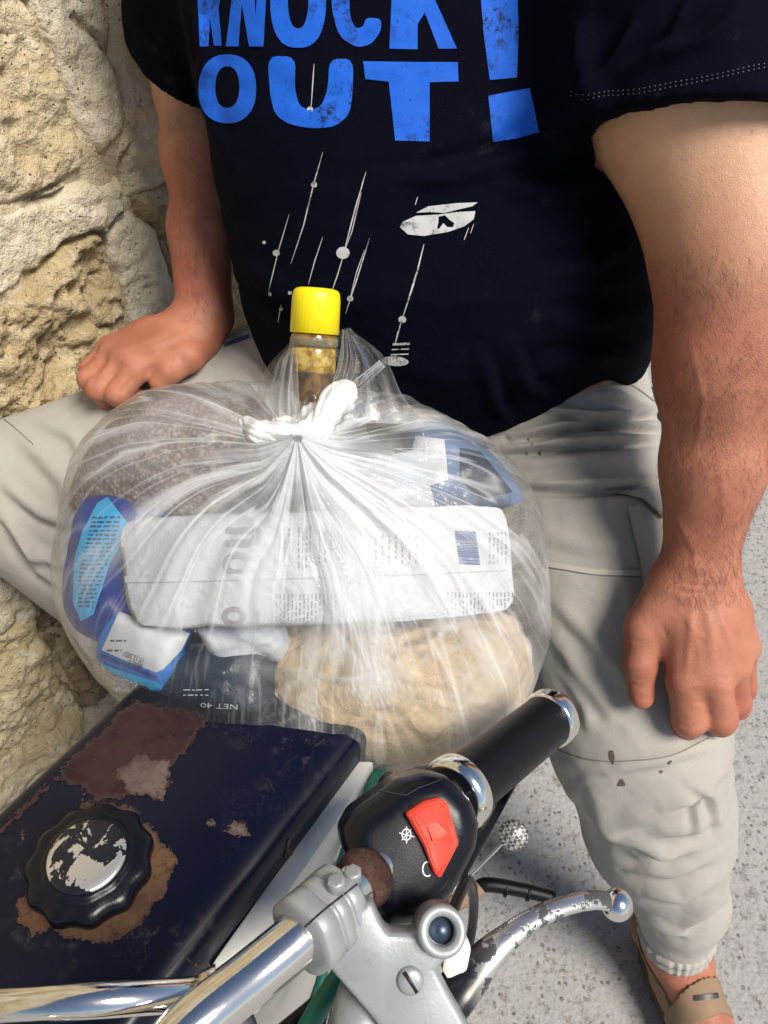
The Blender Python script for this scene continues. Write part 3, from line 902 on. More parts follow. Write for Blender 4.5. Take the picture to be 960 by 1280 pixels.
for pts, w in [([(404, 190), (392, 232), (380, 282), (364, 330)], 2.2), ([(393, 80), (389, 138)], 2.0), ([(458, 215), (444, 262), (430, 316)], 2.4), ([(452, 240), (440, 290), (430, 316)], 1.6),
               ([(430, 318), (422, 345), (416, 362)], 2.0), ([(404, 296), (394, 326), (386, 356)], 1.8), ([(362, 268), (348, 316), (336, 366)], 1.8), ([(462, 298), (446, 350), (432, 392)], 2.0),
               ([(456, 312), (446, 340), (438, 372)], 1.4), ([(530, 305), (522, 338), (512, 370), (503, 398)], 3.0), ([(502, 400), (497, 418), (494, 430)], 2.6), ([(522, 246), (519, 256)], 1.6), ([(352, 380), (348, 404)], 1.4),
               ([(586, 284), (580, 300)], 1.4), ([(592, 280), (588, 292)], 1.2)]:
    stroke('drip_line', pts, w, taper=True)
for x, y, r in [(429, 316, 8.5), (393, 231, 4), (346, 316, 4.5), (388, 137, 4), (438, 373, 4), (503, 399, 5), (331, 303, 2.4), (363, 366, 2.5), (338, 367, 2.4), (352, 386, 2.6)]:
    patch('paint_dot', oval(x, y, r, r * 0.9, 0, 12))
patch('boat_shape', [(520, 266), (535, 258), (570, 254), (597, 253), (590, 258), (572, 262), (556, 266), (536, 265)])
patch('boat_shape', [(500, 284), (504, 277), (520, 270), (548, 268), (572, 265), (594, 264), (592, 274), (580, 283), (560, 290), (530, 295), (510, 293)],
      [[(548, 271), (556, 269), (562, 275), (568, 279), (566, 284), (559, 284), (554, 279), (549, 286), (546, 286), (548, 278)]])
patch('lighthouse_base', oval(494, 451, 17, 6, 4, 16))
for k, yy in enumerate((430, 436.5, 443)): stroke('lighthouse_band', [(491 - k * 1.2, yy), (512 - k * 0.6, yy - 1)], 4.0 if k == 0 else 2.2)
# sleeve hems: raised band and twin stitch lines
v, f = ribbon_on(shirt_bvh, [(712, 132), (735, 135), (800, 130), (880, 117), (960, 99), (985, 92)], 20, 0.0022, 4.0)
M_SHIRT2 = simple('faded_black_hem', (0.005, 0.007, 0.016), 0.9, 0, 0.15, 120, 0.3, 900, 0.15)
M_THREAD = simple('grey_thread', (0.12, 0.125, 0.14), 0.8)
for dy in (0, 5):
    v, f = ribbon_on(shirt_bvh, [(716, 114 + dy), (735, 117 + dy), (800, 112 + dy), (880, 98 + dy), (960, 80 + dy), (985, 74 + dy)], 1.0, 0.0028, 1.6, dash=2)
    mesh_obj('stitching', v, f, M_THREAD, tshirt, kind='stuff')

# ---- trousers
T = SDF()
T.ell((0.07, 0.895, 0.80), np.eye(3), (0.222, 0.185, 0.125), 0.05)
T.cap(L_HIP + np.array([0.03, 0.02, -0.005]), L_HIP * 0.6 + L_KN * 0.4 + np.array([0.02, 0, 0]), 0.125, 0.105, 0.03)
T.chain([L_HIP, L_HIP * 0.5 + L_KN * 0.5 + np.array([0.004, 0, 0.006]), L_KN], [0.128, 0.113, 0.094], 0.03)
T.chain([L_KN, L_SHIN, L_LOW], [0.094, 0.086, 0.064], 0.03)
T.cap(L_LOW, L_CUF, 0.064, 0.047, 0.012)
T.chain([R_HIP, R_HIP * 0.45 + R_KN * 0.55 + np.array([0, 0, 0.0]), R_KN], [0.115, 0.102, 0.090], 0.03)
T.chain([R_KN, R_KN * 0.5 + R_CUF * 0.5 + np.array([-.01, 0, 0]), R_CUF], [0.088, 0.080, 0.060], 0.03)
T.cap(P(882, 960, 0.93), P(892, 1000, 0.985), 0.026, 0.022, 0.03)          # loose cloth at the side of the knee
cufn = nrm(L_CUF - L_LOW); rcn = nrm(R_CUF - R_KN)
T.cuts = [lambda Q: np.where(Q[:, 0] > 0.1, (Q - (L_CUF - cufn * 0.020)) @ cufn, -1.0) if True else 0,
          lambda Q: -np.maximum(capd(Q, L_CUF - cufn * 0.05, L_CUF + cufn * 0.08, 0.044, 0.044), -((Q - L_CUF) @ cufn) - 0.032),
          lambda Q: np.where((Q[:, 0] < -0.1) & (Q[:, 2] < 0.5), (Q - (R_CUF + rcn * 0.01)) @ rcn, -1.0)]
pV, pF = surfnet(T, (-0.64, 0.2, 0.05), (0.6, 1.16, 0.99), 0.0036)
pV = laplace(pV, pF, 2, 0.5)
pN = vnormals(pV, pF)
pV = folds(pV, pN, [
    # sharp creases where the hip bends
    ([(640, 545), (720, 528), (825, 512)], 6, 0.012, 1.5), ([(690, 512), (760, 522), (830, 535)], 6, 0.012, 1.5), ([(620, 562), (720, 552), (826, 545)], 6, 0.012, 1.5), ([(640, 604), (720, 606), (826, 598)], 7, 0.009, 1.4), ([(740, 490), (775, 496), (815, 520)], 6, 0.006, 0.6),
    ([(650, 582), (720, 574), (800, 570)], 8, 0.004, 0.6), ([(610, 545), (625, 580), (640, 620)], 6, 0.004, 0.5),
    # thigh
    ([(690, 745), (740, 800), (790, 860)], 11, 0.0045, 0.6), ([(690, 790), (730, 850), (770, 900)], 10, 0.0045, 0.6), ([(770, 700), (790, 760), (785, 830)], 10, 0.003, 0.5), ([(700, 830), (730, 880), (740, 920)], 9, 0.004, 0.5),
    ([(660, 660), (730, 680), (800, 676)], 14, 0.003, 0.5),
    # below the knee
    ([(690, 955), (760, 962), (830, 950), (890, 930)], 9, 0.005, 0.6), ([(700, 985), (712, 994), (725, 1000)], 7, 0.006, 0.6), ([(720, 1000), (770, 1040), (830, 1064), (880, 1058)], 9, 0.0075, 0.7), ([(760, 1030), (820, 1020), (890, 985)], 10, 0.006, 0.6),
    ([(770, 1050), (800, 1068), (850, 1062)], 7, 0.006, 0.7), ([(790, 1085), (840, 1090), (895, 1068)], 9, 0.007, 0.7), ([(800, 1115), (850, 1122), (902, 1095)], 9, 0.008, 0.7), ([(830, 1005), (870, 995), (905, 960)], 8, 0.006, 0.6),
    ([(850, 1160), (880, 1140), (904, 1120)], 8, 0.008, 0.7), ([(800, 1145), (830, 1160), (862, 1168)], 6, 0.006, 0.7), ([(885, 990), (872, 1010), (868, 1040)], 6, 0.005, 0.6), ([(735, 980), (760, 1030), (775, 1090)], 14, 0.006, 0.5),
    ([(815, 1040), (860, 1036), (900, 1020)], 8, 0.005, 0.6), ([(862, 980), (890, 992), (900, 1040)], 7, 0.006, 0.6),
    # far leg
    ([(20, 540), (80, 600), (100, 680)], 12, 0.006, 0.5), ([(0, 640), (40, 690), (90, 720)], 8, 0.010, 0.8), ([(10, 665), (50, 712), (95, 742)], 8, 0.010, 0.8), ([(0, 600), (50, 640), (95, 660)], 9, 0.007, 0.6), ([(55, 690), (75, 705), (95, 700)], 6, 0.008, 0.7),
    ([(290, 440), (320, 460), (340, 490)], 8, 0.004, 0.5), ([(40, 520), (90, 545), (110, 580)], 9, 0.004, 0.5)])
pN = vnormals(pV, pF)
# gathered elastic at the ankle
ax = L_CUF - L_LOW; tt = ((pV - L_CUF) @ cufn); rel = pV - L_CUF - tt[:, None] * cufn
u_ = nrm(np.cross(cufn, [0, 0, 1])); w_ = np.cross(cufn, u_)
ang = np.arctan2(rel @ w_, rel @ u_)
near = (np.linalg.norm(rel, axis=1) < 0.09) & (pV[:, 0] > 0.2) & (tt > -0.05)
gat = np.exp(-((tt - 0.0) / 0.018) ** 2) * near
pV = pV + pN * (gat * 0.0016 * np.sin(ang * 17 + 3 * np.sin(ang * 3)) + 0.0016 * fbm(pV, 11, 4, 31) + 0.0005 * fbm(pV, 70, 2, 33))[:, None]
def trouser_mat():
    t = NT('beige_cotton_twill')
    f = t.noise(5, 5, 0.6); g = t.noise(40, 4, 0.6)
    c = t.mix(t.rampf(f, 0.3, 0.7), (0.36, 0.34, 0.305), (0.44, 0.415, 0.37))
    c = t.mix(t.rampf(g, 0.6, 0.8, 0, 0.35), c, (0.36, 0.33, 0.29))
    w = t.n('TexWave'); t.set(w.inputs['Vector'], t.map(rot=(0.4, 0.3, 0.7))); w.inputs['Scale'].default_value = 420; w.inputs['Distortion'].default_value = 1.2
    h = t.math('ADD', t.math('MULTIPLY', w.outputs[1], 0.25), t.math('ADD', t.noise(1100, 2), t.math('MULTIPLY', t.noise(90, 4, 0.65), 1.4)))
    return t.p(Base_Color=c, Roughness=0.86, Specular_IOR_Level=0.2, Sheen_Weight=0.15, Normal=t.bump(h, 0.5, 0.0018))
M_TROU = trouser_mat()
trousers = mesh_np('trousers', pV, pF, M_TROU, person, label='beige cotton cargo trousers with gathered ankle cuffs')
trou_bvh = bvh_of(pV, pF)
M_SEAM = simple('seam_thread', (0.19, 0.175, 0.155), 0.9)  # thread colour of the seam and stitch lines, darker than the cloth
def seam(pts, w=1.6, dash=None, lift=0.0006, mat=None):
    pts = [tuple(q) for q in smooth_path(pts, 8)] if len(pts) > 2 else pts
    v, f = ribbon_on(trou_bvh, pts, w, lift, 3.0, dash=dash)
    if f: mesh_obj('seam', v, f, mat or M_SEAM, trousers)
M_WELT = simple('beige_welt', (0.42, 0.39, 0.34), 0.88, 0, 0.15, 60, 0.25, 800)
def welt(pts, w, lift=0.0018):
    """A raised double seam: a low ridge of cloth."""
    v1, f1 = ribbon_on(trou_bvh, pts, w, lift, 3.0)
    if f1: mesh_obj('welt', v1, f1, M_WELT, trousers)
for pts in [[(680, 704), (740, 714), (800, 717)], [(612, 550), (628, 588), (642, 630)]]:
    welt(pts, 7); seam([(x, y + 4) for x, y in pts], 1.3); seam([(x, y - 4) for x, y in pts], 1.0, 1)
seam([(700, 912), (740, 922), (790, 926), (838, 916)], 1.2, 1); seam([(690, 935), (740, 950), (790, 951), (840, 944), (886, 922)], 1.4); seam([(700, 917), (740, 927), (790, 931), (838, 921)], 1.0, 1)
seam([(768, 473), (795, 485), (818, 502)], 1.6); seam([(760, 478), (790, 490), (815, 508)], 1.0, 1)
seam([(0, 520), (20, 536), (42, 556)], 1.2); seam([(280, 432), (312, 420)], 5.0, mat=simple('denim_blue_waistband', (0.05, 0.08, 0.14), 0.9))
# cargo pocket: flap and bellows edge
def cloth_patch(nm, poly, thick, res=6.0):
    bm = poly_on(trou_bvh, [poly], 0.0035, res)
    g = bmesh.ops.extrude_face_region(bm, geom=list(bm.faces))
    bmesh.ops.recalc_face_normals(bm, faces=bm.faces)
    for e in g['geom']:
        if isinstance(e, bmesh.types.BMVert): e.co += (CAMV - e.co).normalized() * thick
    return bm_obj(nm, bm, M_TROU, trousers)
cloth_patch('pocket_flap', [(752, 612), (790, 608), (830, 603), (852, 612), (848, 640), (826, 648), (800, 624), (768, 619)], 0.004)
cloth_patch('pocket_edge', [(783, 634), (796, 632), (812, 680), (822, 718), (812, 744), (802, 742), (798, 700), (788, 660)], 0.005)
# elastic ankle cuff, gathered in small pleats
v, f = lathe(L_CUF - cufn * 0.026, cufn, [(-0.004, 0.0480), (0.002, 0.0545), (0.010, 0.0550), (0.016, 0.0515), (0.020, 0.0498), (0.025, 0.0515), (0.032, 0.0515), (0.0370, 0.0495), (0.038, 0.0460), (0.026, 0.044)], 200,
             lambda t, h: 1 + 0.022 * math.sin(t * 24 + 2.2 * math.sin(t * 3)) * (0.7 + 0.5 * math.sin(t * 7)) + 0.02 * mnoise.noise((math.cos(t) * 6, math.sin(t) * 6, h * 90)))
mesh_obj('ankle_cuff', v, f[:-2], M_TROU, trousers)
# small dark prints near the knee seam
M_PRINT = simple('brown_print', (0.10, 0.07, 0.055), 0.85)
for pl in ([(761, 939), (767, 937), (769, 948), (767, 957), (763, 950)], [(771, 982), (777, 972), (783, 981), (778, 983)], [(833, 953), (840, 950), (836, 955)], [(824, 963), (829, 964), (826, 967)]):
    bm_obj('small_print', poly_on(trou_bvh, [[(x + 1.5 * mnoise.noise((x * .4, y * .4, 1)), y + 1.5 * mnoise.noise((x * .4, y * .4, 5))) for x, y in chaikin(pl, 1)]], 0.0008, 4.0), M_PRINT, trousers)

# ---- sandals
def sandal(ank, ft, lat, cuf, zb=0.0):
    FS = SDF(); foot(ank, ft, cuf, FS, zb)
    s = empty_child('sandal', person)
    M_S = simple('tan_suede', (0.25, 0.165, 0.10), 0.85, 0, 0.2, 60, 0.5, 500)
    M_SO = simple('brown_rubber_sole', (0.10, 0.075, 0.055), 0.8, 0, 0.2, 60, 0.3, 300)
    a0 = np.array([ank[0], ank[1], zb])
    out = []
    for k in range(40):
        a = 2 * math.pi * k / 40
        l = 0.075 + 0.135 * math.cos(a); wv = (0.047 if math.cos(a) > 0 else 0.036) * math.sin(a)
        out.append(a0 + ft * l + lat * wv + np.array([0, 0, 0.020]))
    bm_obj('sole', prism(out, (0, 0, 1), 0.021, 0.004), M_SO, s, autos=40)
    bm_obj('footbed', prism([p + np.array([0, 0, 0.006]) - (p - a0 - ft * 0.075) * 0.05 for p in out], (0, 0, 1), 0.0055, 0.002), M_S, s, autos=40)
    def strap(fn, nm, mat=M_S, grow=0.0042):
        def f(Q, lo=None, hi=None):
            b = FS(Q)
            return np.maximum(np.maximum(b - grow, -(b - grow + 0.0075)), fn(Q))
        V_, F_ = surfnet(f, a0 - 0.16 * np.abs(ft) - 0.13 + np.array([0, 0, 0.13]), a0 + 0.16 * np.abs(ft) + 0.13 + np.array([0, 0, 0.05]), 0.0028)
        return mesh_np(nm, laplace(V_, F_, 4, 0.5), F_, mat, s), V_, F_
    L = lambda Q: (Q - a0) @ ft
    W = lambda Q: (Q - a0) @ lat
    Z = lambda Q: Q[:, 2] - zb
    st = strap(lambda Q: np.maximum(np.abs(L(Q) - 0.075 - 0.10 * (0.075 - Z(Q))) - 0.019, 0.022 - Z(Q)), 'instep_strap')
    strap(lambda Q: np.maximum(np.abs(L(Q) - 0.145) - 0.016, 0.022 - Z(Q)), 'toe_strap')
    strap(lambda Q: np.maximum(np.maximum(np.abs(Z(Q) - 0.066 + 0.10 * np.maximum(L(Q), -0.05)) - 0.011, L(Q) - 0.075), 0.022 - Z(Q)), 'heel_strap')
    return s, st
def empty_child(name, parent):
    o = bpy.data.objects.new(name, None); o.empty_display_size = 0.03
    COL.objects.link(o); o.parent = parent
    o.matrix_parent_inverse = Matrix.Translation(-parent.location)
    return o
sl, st = sandal(L_ANK, FT, LATL, L_CUF)
sl['label'] = 'tan suede sandal with buckled instep strap'
sb = bvh_of(st[1], st[2])
M_BUC = simple('dark_metal_buckle', (0.12, 0.11, 0.10), 0.35, 0.9)
v, f = ribbon_on(sb, [(868, 1247), (882, 1246), (897, 1244)], 7, 0.002, 2.0)
if f: mesh_obj('buckle', v, f, M_BUC, sl)
sandal(R_ANK, FTR, LATR, R_CUF, R_ZB)

# ---- arm hair: fine strands on the forearms
def hairs(a, b, n, rad, lo_t, hi_t, seed):
    r = random.Random(seed); V_, F_ = [], []
    ax = nrm(b - a); u = nrm(np.cross(ax, [0, 0, 1])); w = np.cross(ax, u)
    for _ in range(n):
        t = r.uniform(lo_t, hi_t); th = r.uniform(0, 2 * math.pi)
        dr = u * math.cos(th) + w * math.sin(th)
        o = a + (b - a) * t + dr * 0.15
        hit = body_bvh.ray_cast(Vector(o), Vector(-dr), 0.2)
        if hit[0] is None: continue
        p, nn = np.array(hit[0]), np.array(hit[1])
        if mnoise.noise((p[0] * 22, p[1] * 22, p[2] * 22)) < r.uniform(-1.1, 0.2): continue
        d = nrm(ax * 1.0 + np.cross(nn, ax) * r.gauss(0.35, 0.55)); L = r.uniform(0.007, 0.016)
        sd = nrm(np.cross(d, nn)) * 0.00009
        q = [p, p + d * L * 0.5 + nn * 0.0016, p + d * L + nn * r.uniform(0.0008, 0.0024) + np.cross(nn, d) * r.gauss(0, 0.0015)]
        b0 = len(V_)
        for k, x in enumerate(q): V_ += [x - sd * (1 - 0.35 * k), x + sd * (1 - 0.35 * k)]
        F_ += [(b0, b0 + 1, b0 + 3, b0 + 2), (b0 + 2, b0 + 3, b0 + 5, b0 + 4)]
    return V_, F_
M_HAIR = simple('arm_hair', (0.045, 0.022, 0.014), 0.6)
hv = merge([hairs(L_EL - nrm(L_WR - L_EL) * 0.04, L_WR, 5200, 0.06, 0.08, 1.08, 1), hairs(R_EL, R_WR, 2600, 0.05, 0.05, 1.05, 2)])
mesh_obj('arm_hair', hv[0], hv[1], M_HAIR, body, smooth=False, kind='stuff')
# hair of the head (above the frame)
hq = SDF(); hq.ell(HC + (0, 0.012, 0.02), np.eye(3), (0.082, 0.098, 0.108), 0.0)
hq.cuts = [lambda Q: -(Q[:, 2] - HC[2] - 0.03 + 0.9 * (Q[:, 1] - HC[1])) ]
v, f = surfnet(hq, HC - 0.15, HC + 0.16, 0.006)
mesh_np('hair', v, f, simple('dark_hair', (0.02, 0.014, 0.01), 0.6, 0, 0.3, 200, 0.6, 300), person)

# ================================================================ the motorcycle
bike = empty('motorcycle', (-0.14, 0.25, 0.0), 'old motorcycle with a chipped navy blue tank under the grocery bag', 'motorcycle')
BD = nrm([0.55, 0.835, 0.0]); BL = np.array([BD[1], -BD[0], 0.0]); BO = np.array([-0.14, 0.25, 0.87]); ZU = np.array([0, 0, 1.0])
def bp(t, l, z): return np.array([BO[0], BO[1], 0]) + BD * t + BL * l + ZU * z
def chrome(name, col=(0.82, 0.80, 0.76), rough=0.12, dirt=0.35):
    t = NT(name)
    d = t.rampf(t.noise(55, 6, 0.75), 0.5, 0.75, 0, dirt)
    c = t.mix(d, col, (0.28, 0.22, 0.17))
    r = t.math('ADD', t.math('MULTIPLY', d, 0.5), t.rampf(t.noise(18, 4), 0.3, 0.7, rough * 0.6, rough * 1.6))
    return t.p(Base_Color=c, Metallic=1.0, Roughness=r, Normal=t.bump(t.noise(300, 4, 0.7), 0.06, 0.0006))
M_CHROME = chrome('worn_chrome')
M_ALU = NT('cast_aluminium')
_d = M_ALU.rampf(M_ALU.noise(40, 6, 0.7), 0.5, 0.8, 0, 0.5)
M_ALU = M_ALU.p(Base_Color=M_ALU.mix(_d, (0.34, 0.355, 0.36), (0.20, 0.20, 0.195)), Metallic=0.35, Roughness=M_ALU.rampf(M_ALU.noise(25, 4), 0.3, 0.7, 0.36, 0.55), Normal=M_ALU.bump(M_ALU.noise(420, 3, 0.6), 0.12, 0.0008))
def paint_mat(name, c1, c2, rough=0.30):
    t = NT(name)
    f = t.noise(8, 4, 0.6); sc = t.noise(60, 6, 0.75, 0.4)
    c = t.mix(f, c1, c2)
    dust = t.math('MULTIPLY', t.rampf(sc, 0.52, 0.72), t.rampf(t.noise(13, 4, 0.6), 0.47, 0.66))
    c = t.mix(t.math('MULTIPLY', dust, 0.30), c, (0.13, 0.12, 0.11))
    # crackled scuffs
    cr = t.voro(38, 'DISTANCE_TO_EDGE', 0, vec=t.map(vec=t.noise(9, 4, 0.6, col=True), scale=(1, 1, 1)))
    scr = t.math('MULTIPLY', t.rampf(cr, 0.0, 0.03, 1, 0), t.rampf(t.noise(17, 3), 0.52, 0.64))
    c = t.mix(t.math('MULTIPLY', scr, 0.05), c, (0.35, 0.37, 0.38))
    return t.p(Base_Color=c, Roughness=t.math('ADD', rough, t.math('MULTIPLY', dust, 0.5)), Coat_Weight=0.08, Coat_Roughness=0.15, Specular_IOR_Level=0.3, Normal=t.bump(t.noise(30, 3), 0.05, 0.002))
M_NAVY = paint_mat('navy_tank_paint', (0.0006, 0.0010, 0.0055), (0.0012, 0.0026, 0.018))
def rust_mat(name, a, b, c_, sc=30, edge=True):
    t = NT(name)
    f = t.noise(sc, 6, 0.7); g = t.noise(sc * 6, 5, 0.75)
    c = t.mix(t.rampf(f, 0.35, 0.65), a, b); c = t.mix(t.rampf(g, 0.5, 0.7, 0, 0.8), c, c_)
    at = t.n('Attribute'); at.attribute_name = 'edge'
    ed = t.math('ADD', at.outputs['Fac'], t.math('MULTIPLY', t.math('SUBTRACT', t.noise(260, 5, 0.75), 0.5), 26.0))
    al = t.rampf(ed, 1.5, 3.0) if edge else 1.0
    c = t.mix(t.rampf(ed, 3.0, 9.0, 0.7, 0.0) if edge else 0.0, c, (0.05, 0.03, 0.025))
    return t.p(Base_Color=c, Roughness=0.82, Specular_IOR_Level=0.25, Normal=t.bump(g, 0.5, 0.002), Alpha=al)
M_RUST = rust_mat('tank_rust', (0.055, 0.026, 0.016), (0.11, 0.058, 0.030), (0.020, 0.011, 0.010))
M_PRIMER = rust_mat('red_brown_primer', (0.020, 0.008, 0.009), (0.042, 0.018, 0.017), (0.012, 0.006, 0.008), 18)
M_BARE = rust_mat('bare_grey_metal', (0.075, 0.052, 0.044), (0.125, 0.095, 0.078), (0.04, 0.024, 0.022))
M_BLACK = simple('black_plastic', (0.003, 0.0035, 0.007), 0.30, 0, 0.3, 60, 0.12, 500, 0.3)
M_RUBBER = simple('black_rubber', (0.004, 0.004, 0.006), 0.34, 0, 0.3, 60, 0.3, 1500, 0.22)
M_WHITEP = simple('white_enamel_trim', (0.74, 0.72, 0.66), 0.4, 0, 0.08, 30, 0.05, 300)
M_GREYP = simple('grey_side_cover', (0.34, 0.33, 0.30), 0.5, 0, 0.15, 30, 0.1, 300)
M_VINYL = simple('black_vinyl', (0.014, 0.013, 0.014), 0.5, 0, 0.2, 60, 0.3, 600)
M_DARKM = simple('dark_greasy_metal', (0.045, 0.040, 0.036), 0.55, 0.7, 0.3, 40, 0.3, 200)
# ---- tank: flat-topped steel shell
V, F = [], []
ns, nc = 60, 64
for i in range(ns):
    s = i / (ns - 1); t = -0.30 + 0.60 * s
    e = min(1.0, (1 - abs(2 * s - 1) ** 8)) ** 0.5 if 0 < s < 1 else 0.02
    hw = 0.088 * (0.95 + 0.05 * math.sin(s * math.pi)) * max(e, 0.05)
    top, bot = 0.872 - 0.006 * (1 - e) * 8, 0.70 + 0.03 * (1 - e)
    for k in range(nc):
        a = 2 * math.pi * k / nc; c, sn = math.cos(a), math.sin(a); p = 12.0
        x = hw * abs(c) ** (2 / p) * (1 if c > 0 else -1); zq = abs(sn) ** (2 / p) * (1 if sn > 0 else -1)
        zc = (top + bot) / 2; hz = (top - bot) / 2
        z = zc + hz * zq + (0.005 * (1 - (x / 0.1) ** 2) if sn > 0 else 0)
        V.append(bp(t, x - 0.011, z))
for i in range(ns - 1):
    for k in range(nc):
        F.append((i * nc + k, i * nc + (k + 1) % nc, (i + 1) * nc + (k + 1) % nc, (i + 1) * nc + k))
F.append(tuple(range(nc - 1, -1, -1))); F.append(tuple((ns - 1) * nc + k for k in range(nc)))
tank = mesh_obj('fuel_tank', V, F, M_NAVY, bike, label='navy blue steel fuel tank with rust and chipped paint')
tank_bvh = BVHTree.FromPolygons([tuple(v) for v in V], F)
def ragged(pts, amp=4.0, step=7.0, seed=0):
    out = []
    for i in range(len(pts)):
        a, b = np.array(pts[i], float), np.array(pts[(i + 1) % len(pts)], float)
        m = max(1, int(np.hypot(*(b - a)) / step))
        for k in range(m):
            q = a + (b - a) * k / m
            out.append((q[0] + amp * mnoise.noise((q[0] * .07, q[1] * .07, seed)) + amp * .6 * mnoise.noise((q[0] * .21, q[1] * .21, seed + 3)),
                        q[1] + amp * mnoise.noise((q[0] * .07, q[1] * .07, seed + 7)) + amp * .6 * mnoise.noise((q[0] * .21, q[1] * .21, seed + 11))))
    return out
def chip(nm, pts, mat, amp=3.0, seed=0, lift=0.0006, res=7.0, holes=()):
    rg_ = ragged(pts, amp, 5.0, seed)
    o = bm_obj(nm, poly_on(tank_bvh, [rg_], lift, min(res, 5.0), holes), mat, tank)
    vv = np.array([v.co[:] for v in o.data.vertices]).reshape(-1, 3); px, py, _ = pix(vv)
    dd, _, _ = poly_dist(px, py, rg_ + [rg_[0]])
    a = o.data.attributes.new('edge', 'FLOAT', 'POINT'); a.data.foreach_set('value', dd.astype(np.float32))
    return o
chip('primer_patch', [(60, 975), (110, 925), (168, 872), (250, 888), (262, 902), (238, 935), (214, 962), (214, 990), (208, 1004), (180, 996), (150, 1000), (120, 1003), (102, 985)], M_PRIMER, 5, 1)
chip('bare_patch', [(142, 968), (170, 940), (214, 950), (213, 985), (207, 1003), (184, 997), (160, 992)], M_BARE, 4, 2, 0.0010)
chip('rust_edge', [(-10, 1042), (60, 976), (66, 984), (18, 1030), (-10, 1054)], M_PRIMER, 2, 3)
chip('rust_ring', [(14, 1128), (44, 1112), (60, 1050), (110, 1000), (160, 1005), (196, 1040), (221, 1070), (216, 1105), (190, 1140), (168, 1166), (130, 1181), (80, 1179), (66, 1160), (36, 1172), (20, 1150)], M_RUST, 6, 4)
for i, (pts, m) in enumerate([([(256, 1028), (272, 1022), (270, 1034), (260, 1034)], M_BARE), ([(278, 1040), (288, 1026), (304, 1024), (314, 1046), (298, 1048)], M_BARE), ([(322, 1070), (330, 1066), (326, 1076)], M_BARE), ([(356, 1052), (366, 1046), (368, 1062), (360, 1082), (355, 1074)], M_BARE), ([(254, 1012), (266, 1013), (260, 1017)], M_PRIMER), ([(228, 1190), (240, 1200), (258, 1206), (262, 1196), (256, 1210), (238, 1206)], M_BARE), ([(100, 985), (106, 980), (108, 1000), (102, 1002)], M_BARE), ([(30, 1030), (36, 1026), (30, 1052), (24, 1052)], M_BARE)]):
    chip('paint_chip', pts, m, 2.0, 10 + i, 0.0008, 4.0)
# ---- filler cap
cap_c = on_plane(116, 1086, bp(0, 0, 0.878), ZU)
capax = nrm([0.04, 0.02, 1.0])
SCAL = lambda t, h: 1 + (0.035 * math.cos(t * 11) * (1 if 0.002 < h < 0.014 else 0.35))
v, f = lathe(cap_c, capax, [(-0.006, 0.032), (0.001, 0.0350), (0.003, 0.0365), (0.009, 0.0367), (0.0120, 0.0352), (0.0140, 0.032), (0.0145, 0.028), (0.0152, 0.0262), (0.0165, 0.0254), (0.0170, 0.0240), (0.0170, 0.001)], 132, SCAL)
fcap = mesh_obj('filler_cap', v, f, M_BLACK, tank, label='black scalloped filler cap with worn chrome disc')
def badge_mat():
    t = NT('worn_badge')
    f = t.rampf(t.noise(46, 5, 0.62, 0.6, vec=t.map(loc=(0.37, 0.21, 0.1))), 0.485, 0.50)
    c = t.mix(f, (0.62, 0.59, 0.54), (0.006, 0.007, 0.012))
    return t.p(Base_Color=c, Metallic=t.math('SUBTRACT', 0.75, t.math('MULTIPLY', f, 0.75)), Roughness=0.28, Normal=t.bump(f, 0.3, 0.0005))
v, f = lathe(cap_c + capax * 0.0166, capax, [(0, 0.0232), (0.0012, 0.0230), (0.0020, 0.0215), (0.0024, 0.016), (0.0026, 0.001)], 64)
mesh_obj('cap_badge', v, f, badge_mat(), tank)
# ---- trim strip along the tank, side cover behind it
q = [on_plane(x, y, bp(0, 0, 0.848), ZU) for x, y in [(440, 950), (468, 950), (420, 1030), (298, 1206), (262, 1206), (334, 1105)]]
bm_obj('trim_strip', prism(q, ZU, 0.10, 0.003), M_WHITEP, bike, autos=35)
q = [on_plane(x, y, bp(0, 0, 0.80), ZU) for x, y in [(455, 955), (520, 950), (470, 1040), (400, 1110), (330, 1220), (300, 1230), (380, 1080)]]
bm_obj('side_cover', prism(q, ZU, 0.22, 0.004), M_GREYP, bike, autos=35)
M_GREEN = simple('green_cable_sleeve', (0.01, 0.16, 0.10), 0.45)
def bt(nm, pts, r, mat, par=None, seg=12, n=6, **kw):
    pts = smooth_path(pts, n) if len(pts) > 2 else pts
    if not np.isscalar(r):
        r = list(np.interp(np.linspace(0, 1, len(pts)), np.linspace(0, 1, len(r)), r))
    v, f = tube(pts, r, seg, **kw); return mesh_obj(nm, v, f, mat, par or bike)
bt('cable', [P(478, 960, 0.58), P(462, 985, 0.56), P(420, 1100, 0.54), P(400, 1230, 0.50), P(350, 1330, 0.48)], 0.0035, M_GREEN)
bt('cable', [P(490, 958, 0.60), P(474, 990, 0.575), P(440, 1100, 0.56), P(420, 1220, 0.52), P(392, 1340, 0.49)], 0.0032, M_BLACK)
bt('cable', [P(470, 1150, 0.46), P(420, 1230, 0.44), P(340, 1300, 0.43)], 0.0045, M_BLACK)
bt('cable', [P(560, 1150, 0.44), P(586, 1100, 0.50), P(590, 1160, 0.56), P(560, 1290, 0.60)], 0.0035, M_BLACK)
bt('cable', [P(440, 1200, 0.43), P(405, 1250, 0.42), P(370, 1310, 0.42)], 0.006, M_GREEN)
